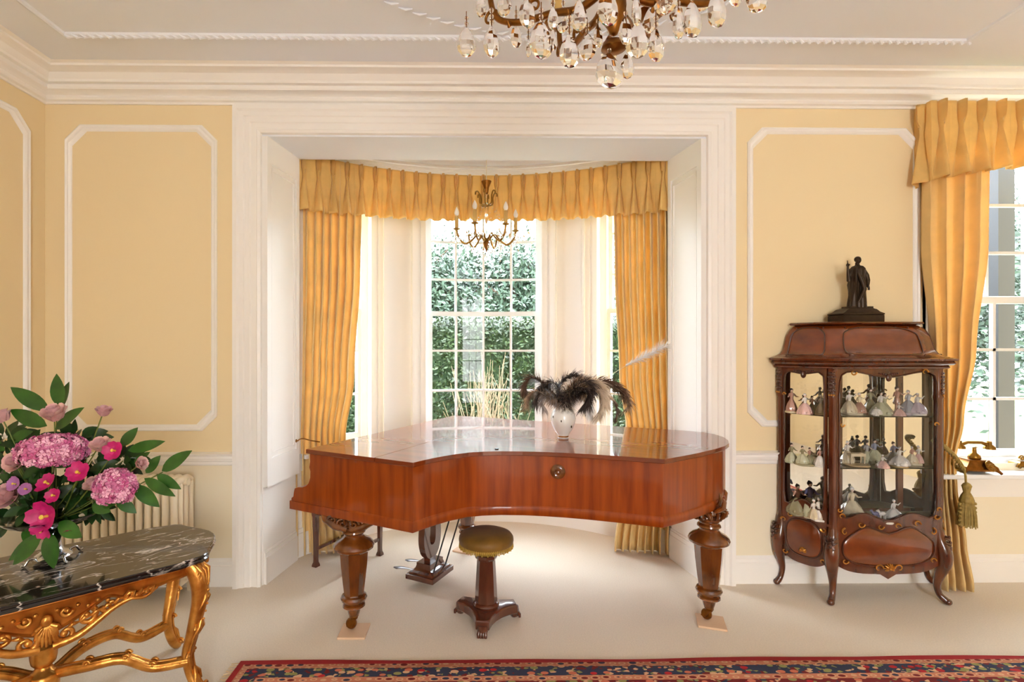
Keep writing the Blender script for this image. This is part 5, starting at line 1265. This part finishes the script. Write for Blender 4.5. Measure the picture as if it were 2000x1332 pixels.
def rose(px, py, dd, r, label, m='rose', face=(0,-.5,.9)):
    tip = head_at(px,py,dd); t = stem_thing('rose', label, 'flower', tip, M['stem'], 'roses in the bouquet'); mb = MB(); f = Vector(face).normalized(); u_ = f.orthogonal().normalized(); w2 = f.cross(u_)
    for ring, (nn, rr_, hh_, tw) in enumerate(((3,.25,1.0,0),(4,.45,1.0,.5),(5,.7,.95,.2),(6,.95,.75,.7))):
        for q in range(nn):
            a = 2*pi*q/nn+tw; o = u_*cos(a)+w2*sin(a); tg = u_*-sin(a)+w2*cos(a); vs = []
            W = r*rr_*2.3*sin(pi/nn)+r*.25
            for i in range(5):
                v = i/4; pr_ = r*rr_*(.35+.65*sin(v*1.6)) + (r*.42*v**5 if ring > 1 else r*.12*v**4); z = -r*.9+r*1.7*hh_*v
                for s in (-1,-.4,.4,1):
                    vs.append(o*(pr_*(1-.16*s*s))+tg*(W*.5*s*(.5+.5*sin(pi*(.15+.6*v))))+f*(z-r*.12*abs(s)*v))
            mb.add(vs, [(4*i+j, 4*i+j+1, 4*i+5+j, 4*i+4+j) for i in range(4) for j in range(3)])
    o_ = mb.build('petals', [M[m], M['rosebud']], t, 60); s_ = MB()
    for k_, p_ in enumerate(o_.data.polygons): p_.material_index = 1 if k_ < 7*12 else 0
    for q in range(5):
        a = 2*pi*q/5; o = u_*cos(a)+w2*sin(a); leafmesh(s_, -f*r*.9, o*.6+f*.5, r*1.1, r*.4, o*-1+f, -.2, 4)
    s_.build('sepals', M['leaf2'], t, 60); return t
rose(106,806,-.05,.036,'cream and blush rose at the top of the bouquet, between the laurel leaves')
rose(203,802,-.02,.024,'closed mauve rosebud on a tall stem, upper right of the bouquet','rosebud',(0.2,-.2,1))
rose(2,812,-.02,.030,'mauve rose half cut off by the left edge of the photo','rosebud',(-.4,-.2,.9))
rose(196,868,-.05,.030,'pale blush rose left of the upper magenta bloom')
rose(28,902,-.07,.032,'small cream rose with mauve centre at the left, below the hydrangea',face=(0,-1,.4))
rose(14,968,-.08,.040,'pale lilac rose lowest at the far left of the bouquet','rosebud',(0,-1,.5))
rose(182,945,-.06,.028,'blush rosebud just left of the small hydrangea',face=(-.2,-.6,.8))
rose(276,905,-.04,.022,'yellow-green rosebud among the right-hand laurel leaves',face=(.9,-.2,.3))
def bloom(px, py, dd, r, label, face=(0,-1,.25), m='magenta', n=5):
    tip = head_at(px,py,dd); t = stem_thing('magenta_bloom', label, 'flower', tip, M['stem'], 'magenta blooms in the bouquet'); f = Vector(face).normalized(); u_ = f.orthogonal().normalized(); w2 = f.cross(u_); mb = MB()
    for q in range(n):
        a = 2*pi*q/n+.4; petal(mb, f*-.004, u_*cos(a)+w2*sin(a)+f*.25, f, r*fr_.uniform(.9,1.1), r*1.0, .30)
    mb.build('petals', M[m], t, 60); s = MB().tube([f*0, f*r*.45], [r*.10,r*.07], 7)
    for q in range(7): a = q*.9; s.ball(f*(r*.45)+u_*(r*.1*cos(a))+w2*(r*.1*sin(a)), r*.06, 6, 4)
    s.build('stamen', M['pollen'], t, 60); return t
bloom(225,880,-.08,.044,'round magenta bloom at the upper right, beside the blush rose')
bloom(155,924,-.11,.045,'magenta bloom under the right end of the large hydrangea',(.2,-1,.5))
bloom(95,945,-.11,.042,'coral-pink magenta bloom in the middle of the bouquet',(-.2,-1,.8))
bloom(107,968,-.12,.032,'small magenta bloom with yellow bud, centre of the bouquet',(0,-1,.4))
bloom(92,1008,-.13,.062,'largest magenta bloom, low in the centre above the bowl rim',(0,-1,.15))
bloom(85,1032,-.14,.040,'magenta bloom hanging below the largest one',(0,-.8,-.4))
bloom(135,1036,-.12,.024,'drooping magenta bud over the bowl rim',(.3,-.5,-.8))
bloom(30,945,-.08,.030,'lilac bloom at the left of the bouquet, above the lilac rose',(0,-1,.3),'lilac',7)
bloom(52,955,-.08,.026,'purple-lilac bloom right of the left-hand lilac rose',(0.2,-1,.3),'lilac',7)
# ============================================================ RUG
def rugmat():
    m, nt, b = newmat('persian_rug'); N = nt.nodes; L = nt.links
    tc = N.new('ShaderNodeTexCoord'); sp = N.new('ShaderNodeSeparateXYZ'); L.new(tc.outputs['Object'], sp.inputs[0])
    def mth(op, a, b_=None):
        n = N.new('ShaderNodeMath'); n.operation = op
        for i, v in enumerate((a, b_)):
            if v is None: continue
            if isinstance(v, (int, float)): n.inputs[i].default_value = v
            else: L.new(v, n.inputs[i])
        return n.outputs[0]
    dx_ = mth('SUBTRACT', RGX, mth('ABSOLUTE', sp.outputs[0])); dy_ = mth('SUBTRACT', RGY, mth('ABSOLUTE', sp.outputs[1])); d = mth('MINIMUM', dx_, dy_)
    def ramp(src, els, interp='CONSTANT'):
        r = N.new('ShaderNodeValToRGB'); cr_ = r.color_ramp; cr_.interpolation = interp
        while len(cr_.elements) < len(els): cr_.elements.new(.5)
        for e, (p, c) in zip(cr_.elements, els): e.position = p; e.color = c
        L.new(src, r.inputs[0]); return r.outputs[0]
    red, navy, cream, pink, wine, olive = srgb(190,34,44), srgb(44,52,78), srgb(222,176,138), srgb(214,120,92), srgb(120,26,30), srgb(150,148,88)
    def vor(scale, sx=1, rn=.6):
        mp = N.new('ShaderNodeMapping'); mp.inputs['Scale'].default_value = (sx,1,1); L.new(tc.outputs['Object'], mp.inputs[0])
        v = N.new('ShaderNodeTexVoronoi'); v.inputs['Scale'].default_value = scale; v.inputs['Randomness'].default_value = rn; L.new(mp.outputs[0], v.inputs['Vector']); return v
    def mix(f, a, b_):
        x = N.new('ShaderNodeMix'); x.data_type = 'RGBA'; L.new(f, x.inputs[0])
        for i, v in ((6,a),(7,b_)):
            if isinstance(v, tuple): x.inputs[i].default_value = v
            else: L.new(v, x.inputs[i])
        return x.outputs[2]
    # small repeating flower heads in the guard stripe
    v1 = vor(1/.027,.55,.25); sc_ = N.new('ShaderNodeSeparateColor'); L.new(v1.outputs['Color'], sc_.inputs[0])
    dot = ramp(v1.outputs['Distance'], [(0,(1,1,1,1)),(.38,(0,0,0,1))]); ring = ramp(v1.outputs['Distance'], [(0,(0,0,0,1)),(.44,(1,1,1,1)),(.52,(0,0,0,1))])
    guard = mix(dot, mix(ring, srgb(206,130,100), cream), ramp(sc_.outputs[0], [(0,wine),(.55,navy)]))
    # navy band with scattered flowers and leaves
    v2_ = vor(30,.6,.9); s2 = N.new('ShaderNodeSeparateColor'); L.new(v2_.outputs['Color'], s2.inputs[0])
    fl_ = ramp(v2_.outputs['Distance'], [(0,(1,1,1,1)),(.34,(0,0,0,1))]); pick = ramp(s2.outputs[1], [(0,red),(.2,pink),(.4,olive),(.62,navy),(.8,cream)])
    v3 = vor(70,.7,1); s3 = N.new('ShaderNodeSeparateColor'); L.new(v3.outputs['Color'], s3.inputs[0]); f3 = ramp(s3.outputs[0], [(0,(0,0,0,1)),(.66,(1,1,1,1))]); p3 = ramp(s3.outputs[1], [(0,wine),(.3,olive),(.6,cream),(.8,navy)])
    band = mix(fl_, mix(f3, navy, p3), pick)
    field = mix(fl_, mix(f3, wine, p3), pick)
    z = ramp(d, [(0,(0,0,0,1)),(.026,(1,1,1,1))]); c = mix(z, red, guard)
    z = ramp(d, [(0,(0,0,0,1)),(.058,(1,1,1,1))]); c = mix(z, c, band)
    z = ramp(d, [(0,(0,0,0,1)),(.125,(1,1,1,1))]); c = mix(z, c, guard)
    z = ramp(d, [(0,(0,0,0,1)),(.158,(1,1,1,1))]); c = mix(z, c, field)
    L.new(c, b.inputs['Base Color']); b.inputs['Roughness'].default_value = .9
    n2 = N.new('ShaderNodeTexNoise'); n2.inputs['Scale'].default_value = 400; bp = N.new('ShaderNodeBump'); bp.inputs['Strength'].default_value = .4; bp.inputs['Distance'].default_value = .003
    L.new(n2.outputs[0], bp.inputs['Height']); L.new(bp.outputs[0], b.inputs['Normal']); return m
RGX, RGY = 2.3, 1.55
M['rug'] = rugmat()
rg = thing('persian_rug', 'red and navy patterned oriental rug with fringed left edge in the foreground', 'rug', (-1.112+RGX, 2.46-RGY, 0))
def rugz(u, v):
    x = lerp(-RGX,RGX,u); y = lerp(-RGY,RGY,v); return (x, y + (.004*sin(x*6+1) + .004*sin(x*2.3))*v, .012 + .001*mnoise.noise((x*5,y*5,0)))
rb = MB().grid(90, 40, rugz); rgo = rb.build('rug_pile', M['rug'], rg, 60); m_ = rgo.modifiers.new('t','SOLIDIFY'); m_.thickness = .011; m_.offset = -1
M['fringe2'] = simple('rug_fringe', srgb(222,190,140), .9)
fm_ = MB()
for k in range(160):
    y = lerp(-RGY, RGY, (k+.5)/160); fm_.tube([(-RGX+.004,y,.008),(-RGX-.02,y+fr_.uniform(-.005,.005),.005),(-RGX-.038,y+fr_.uniform(-.008,.008),.004)], .002, 4)
fm_.build('fringe', M['fringe2'], rg, 60, kind='stuff')
# ============================================================ SMALL CHANDELIER IN THE BAY
def drop(mb, c, h, r, seg=7):
    return mb.lathe([(r*.12,h*.5),(r*.35,h*.34),(r*.72,h*.08),(r,-h*.18),(r*.9,-h*.34),(r*.5,-h*.46),(r*.1,-h*.5)], seg, c)
def bead_chain(mb, pts, r=.004):
    for p in pts: mb.ball(p, r, 6, 4)
cc_ = Rr(950, 440, 3.86); ch = thing('bay_chandelier', 'small brass chandelier with candle bulbs and crystal drops hanging in the bay', 'chandelier', (cc_.x, 3.86, 0))
def zc(py): return Rr(950, py, 3.86).z
MB().tube([(0,0,BZC),(0,0,zc(372))], .0028, 6).build('cord', M['ivory'], ch, 60)
MB().lathe([(.010,-.02),(.014,-.01),(.020,.03),(.038,.075),(.036,.078)], 20, (0,0,zc(374))).build('canopy_cup', M['brassdark'], ch, 40)
MB().lathe([(.006,zc(376)),(.005,zc(395)),(.012,zc(398)),(.020,zc(401)),(.014,zc(405)),(.012,zc(420)),(.020,zc(425)),(.010,zc(432)),(.006,zc(440)),(.014,zc(455)),(.020,zc(462)),(.008,zc(468))][::-1], 16).build('glass_stem', M['crystal'], ch, 60)
MB().lathe([(.002,zc(492)),(.010,zc(487)),(.022,zc(480)),(.026,zc(474)),(.014,zc(470)),(.010,zc(466))], 20).build('bottom_boss', M['brassdark'], ch, 50)
for k in range(6):                                   # upper crown of curled arms
    a = 2*pi*k/6+.3; c, s = cos(a), sin(a)
    MB().tube(smoothpath([(.012*c,.012*s,zc(402)),(.05*c,.05*s,zc(398)),(.052*c,.052*s,zc(385)),(.066*c,.066*s,zc(376)),(.084*c,.084*s,zc(377)),(.086*c,.086*s,zc(382))],5), .0055, 6).build('crown_scroll', M['brass'], ch, 60)
dp = None
for k in range(6):
    a = 2*pi*k/6+.12; c, s = cos(a), sin(a); R2 = .225
    arm = MB().tube(smoothpath([(.016*c,.016*s,zc(470)),(.06*c,.06*s,zc(458)),(.11*c,.11*s,zc(470)),(.16*c,.16*s,zc(477)),(.205*c,.205*s,zc(467)),(R2*c,R2*s,zc(451))],6), .008, 8)
    ao = arm.build('arm', M['brass'], ch, 60)
    MB().lathe([(.004,-.012),(.022,-.004),(.030,.002),(.026,.004),(.010,.004)], 18, (R2*c,R2*s,zc(449))).build('drip_pan', M['brass'], ao, 50)
    back = s > .6
    if not back:
        MB().lathe([(.0145,0),(.0145,.09),(.010,.094)], 14, (R2*c,R2*s,zc(448))).build('candle_tube', M['candle'], ao, 50)
        MB().lathe([(.008,0),(.016,.014),(.0175,.026),(.012,.046),(.002,.066)], 14, (R2*c,R2*s,zc(448)+.094)).build('bulb', M['bulb'], ao, 60)
    else:
        MB().lathe([(.004,0),(.016,.012),(.018,.022),(.006,.035),(.005,.04),(.001,.11)], 12, (R2*c,R2*s,zc(449))).build('glass_spike', M['crystal'], ao, 50)
    for j in range(5):
        b = a+(j-2)*.13; rr_ = R2+.012*cos(j*2.5)
        d_ = MB(); drop(d_, (0,0,0), .044, .010); z = zc(458)-.035-.012*(j % 2)
        if dp is None: dp = d_.build('crystal_drop', M['crystal'], ch, 20); o = dp
        else: o = dup(dp, ch)
        o.location = (rr_*cos(b), rr_*sin(b), z)
    bc2 = MB()
    for j in range(11):
        t = j/10; b = a+t*2*pi/6; rr_ = R2*(1-.12*sin(pi*t)); bead_chain(bc2, [(rr_*cos(b), rr_*sin(b), zc(452)-.065*sin(pi*t))], .0052)
    for j in range(8): t = j/7; bead_chain(bc2, [(lerp(.05,R2,t)*c, lerp(.05,R2,t)*s, zc(402)+(zc(449)-zc(402))*t-.02*sin(pi*t))], .0042)
    bc2.build('bead_chain', M['crystal'], ch, 60)
    for rr_, py in ((.12,482),(.06,488)):
        o = dup(dp, ch); b = a+.5*(rr_ > .1); o.location = (rr_*cos(b), rr_*sin(b), zc(py)-.015)
o = dup(dp, ch); o.location = (0,0,zc(497)); o.scale = (1.3,1.3,1.2)
WK = 1.0
# ============================================================ LARGE CHANDELIER
LX, LY = .385, 1.40
lc = thing('large_chandelier', 'large antique brass chandelier with big crystal pendants hanging in the foreground', 'chandelier', (LX, LY, 0))
LZ = 2.44
MB().lathe([(.004,ZC),(.06,ZC),(.065,ZC-.02),(.03,ZC-.05),(.008,ZC-.06),(.008,LZ+.45),(.03,LZ+.42),(.05,LZ+.36),(.02,LZ+.30),(.018,LZ+.22),(.05,LZ+.16),(.06,LZ+.10),(.03,LZ+.05),(.034,LZ+.0),(.028,LZ-.04),(.016,LZ-.06),(.01,LZ-.075),(.001,LZ-.08)][::-1], 24).build('stem', M['brassdark'], lc, 50)
ld = None; crn = random.Random(17)
def pend(x, y, z, s=1.0, fat=1.0, chain=3):
    """one pendant: faceted drop on a short wire of beads"""
    global ld
    if ld is None:
        d_ = MB(); h, r = .090, .030
        d_.lathe([(r*.12,h*.50),(r*.42,h*.38),(r*.74,h*.20),(r*.95,h*.0),(r,-h*.16),(r*.86,-h*.32),(r*.52,-h*.45),(r*.10,-h*.5)], 8)
        ld = d_.build('crystal_pendant', M['crystal_old'], lc, 10); o = ld
    else: o = dup(ld, lc)
    o.location = (x, y, z); o.scale = (fat*s, fat*s*.55, s); o.rotation_euler = (0,0,crn.uniform(-.6,.6))
    top_ = z+.047*s; bc = MB()
    for j in range(chain): bc.ball((x, y, top_+.007+.015*j), .0062, 7, 5)
    bc.build('bead_wire', M['crystal_old'], lc, 60)
    MB().tube([(x,y,top_-.002),(x,y,top_+.015*chain+.012)], .0012, 4).build('wire', M['brassdark'], lc, 60)
def arm_(a, R2, z0, zt):
    c, s = cos(a), sin(a)
    p = smoothpath([(.02*c,.02*s,LZ+.06),(.10*c,.10*s,LZ+.03),(R2*.45*c,R2*.45*s,LZ+.035+z0),(R2*.72*c,R2*.72*s,LZ+.045+z0),(R2*.93*c,R2*.93*s,LZ+.09+z0),(R2*c,R2*s,zt)], 6)
    return p
for k in range(8):
    a = 2*pi*k/8+.22; R2 = .40; zt = LZ+.20; p = arm_(a, R2, .01, zt)
    ao = MB().tube(p, [.012-.0001*i for i in range(len(p))], 8).build('arm', M['brassdark'], lc, 60); c, s = cos(a), sin(a)
    cur = MB()
    spiral(cur, (R2*.60*c,R2*.60*s,LZ+.085), (c,s,0), (0,0,1), .034, 1.1, .006, 1, -pi/2); spiral(cur, (R2*.98*c,R2*.98*s,LZ+.10), (c,s,0), (0,0,1), .030, 1.0, .006, -1, pi)
    for j in range(4): q = p[8+4*j]; cur.tube([q, q+Vector((0,0,-.018))+Vector((-s,c,0))*.012, q+Vector((0,0,-.006))+Vector((-s,c,0))*.022], [.007,.006,.002], 6)
    cur.build('arm_scroll', M['brassdark'], ao, 60)
    MB().lathe([(.006,-.02),(.035,-.006),(.05,.004),(.045,.008),(.014,.008)], 20, (R2*c,R2*s,zt)).build('drip_pan', M['brassdark'], ao, 50)
    MB().lathe([(.013,0),(.013,.11),(.009,.114)], 14, (R2*c,R2*s,zt+.008)).build('candle_tube', M['candle'], ao, 50)
    MB().lathe([(.007,0),(.016,.018),(.017,.03),(.011,.055),(.002,.078)], 14, (R2*c,R2*s,zt+.12)).build('bulb', M['bulb'], ao, 60)
MB().lathe([(.001,LZ-.085),(.010,LZ-.09),(.03,LZ-.10),(.034,LZ-.115),(.012,LZ-.125)][::-1], 20).build('bottom_finial', M['brassdark'], lc, 50)
# pendants at their own places around the tiers
def pend_px(px, py, Y, s=1.0, fat=1.0, chain=3):
    q = Rr(px, py, Y); pend(q.x-LX, q.y-LY, q.z, s, fat, chain)
for d_ in [(911,82,1.42,.92,.95,2),(960,82,1.25,.85,.85,3),(1008,70,1.65,.85,.85,3),(1032,95,1.62,.62,.45,3),(1057,78,1.20,1.0,1.0,2),(1080,78,1.70,.80,.6,2),(1112,100,1.18,.86,.95,3),(1147,92,1.45,.85,1.0,2),
           (1100,38,1.55,.9,.8,1),(1131,30,1.25,.85,.8,1),(1030,25,1.35,.9,.9,1),(985,5,1.3,.8,.8,1),(940,12,1.5,.75,.7,1),(1080,35,1.2,.6,.7,1),(1187,14,1.22,1.0,1.0,1),(1243,20,1.15,.8,.6,1),
           (1245,78,1.30,1.05,.95,3),(1281,88,1.18,.85,1.0,2),(1270,40,1.5,.85,.9,1),(1325,45,1.28,.9,.7,2),(1352,38,1.15,.9,1.0,2),(1320,20,1.55,.8,.8,1),(1400,18,1.25,1.0,.9,2),(1478,-6,1.32,.9,1.1,1),(1436,-14,1.5,.9,1,1),
           (1190,95,1.50,.9,.9,2),(1225,128,1.46,.85,.8,2),(1168,70,1.45,.75,.7,1),(1222,60,1.3,.8,.8,1),(1370,-5,1.5,.9,1,1),(1300,-5,1.2,.9,1,1)]:
    pend_px(*d_)
q = Rr(1190, 138, 1.38)                                  # the big faceted ball-drop at the bottom
pend(q.x-LX, q.y-LY, q.z, 1.02, 1.55, 1)
# ============================================================ THINGS ON THE RIGHT-HAND SILL
t = thing('antique_telephone', 'ornate brass antique telephone on the window sill beside the gathered curtain', 'telephone', (Rr(1903,900,3.22).x, 3.22, WZ0), -.15)
bo = MB().rings([[(x*w_,y*w_*.72,z) for x, y in ((-1,-1),(1,-1),(1,1),(-1,1))] for w_, z in ((.085,.018),(.092,.03),(.088,.045),(.072,.060),(.060,.075),(.058,.085))]); bo.build('body', M['brassdark'], t, 30)
dl = MB().lathe([(.001,.010),(.012,.010),(.014,.006),(.034,.004),(.036,0)], 24); 
for k in range(10): dl.ball((.025*cos(k*.6),.025*sin(k*.6),.007), .004, 6, 4)
dl.xf(Matrix.Translation((.045,-.062,.052)) @ Matrix.Rotation(radians(60),4,'X') @ Matrix.Rotation(.3,4,'Y')); dl.build('dial', M['brass'], t, 50)
ft = MB()
for sx in (-1,1):
    for sy in (-1,1): ft.tube([(sx*.078,sy*.052,.03),(sx*.095,sy*.062,.018),(sx*.106,sy*.066,.006)], [.012,.009,.008], 8)
ft.build('feet', M['brassdark'], t, 60)
MB().lathe([(.03,.085),(.034,.09),(.030,.11),(.012,.125),(.010,.155),(.02,.16),(.008,.165)], 18).build('cradle', M['brass'], t, 50)
MB().tube([(-.075,0,.175),(-.04,0,.19),(.04,0,.19),(.07,0,.178)], [.012,.010,.010,.012], 10).lathe([(.012,.20),(.014,.18),(.030,.165),(.032,.150),(.022,.148)][::-1], 18, (.085,0,0)).lathe([(.012,.20),(.014,.18),(.030,.165),(.032,.150),(.022,.148)][::-1], 18, (-.085,0,0)).build('handset', M['brass'], t, 50)
t = thing('ornate_inkstand', 'small gilt ornament on scroll feet on the window sill, cut off by the right edge', 'ornament', (Rr(1998,900,3.30).x, 3.30, WZ0))
MB().rings([[(x*w_,y*w_*.6,z) for x, y in ((-1,-1),(1,-1),(1,1),(-1,1))] for w_, z in ((.055,.018),(.065,.025),(.06,.045),(.045,.055))]).build('body', M['brass'], t, 30)
f = MB()
for sx in (-1,1): spiral(f, (sx*.055,-.03,.02), (sx,0,0), (0,0,1), .018, 1, .006, 1, 0); spiral(f, (sx*.03,-.02,.075), (sx,0,0), (0,0,1), .020, 1.2, .006, 1, 0)
f.build('scroll_feet', M['brass'], t, 60)
MB().lathe([(.02,.055),(.03,.07),(.026,.09),(.012,.10),(.001,.105)], 16).build('lid', M['china'], t, 50)
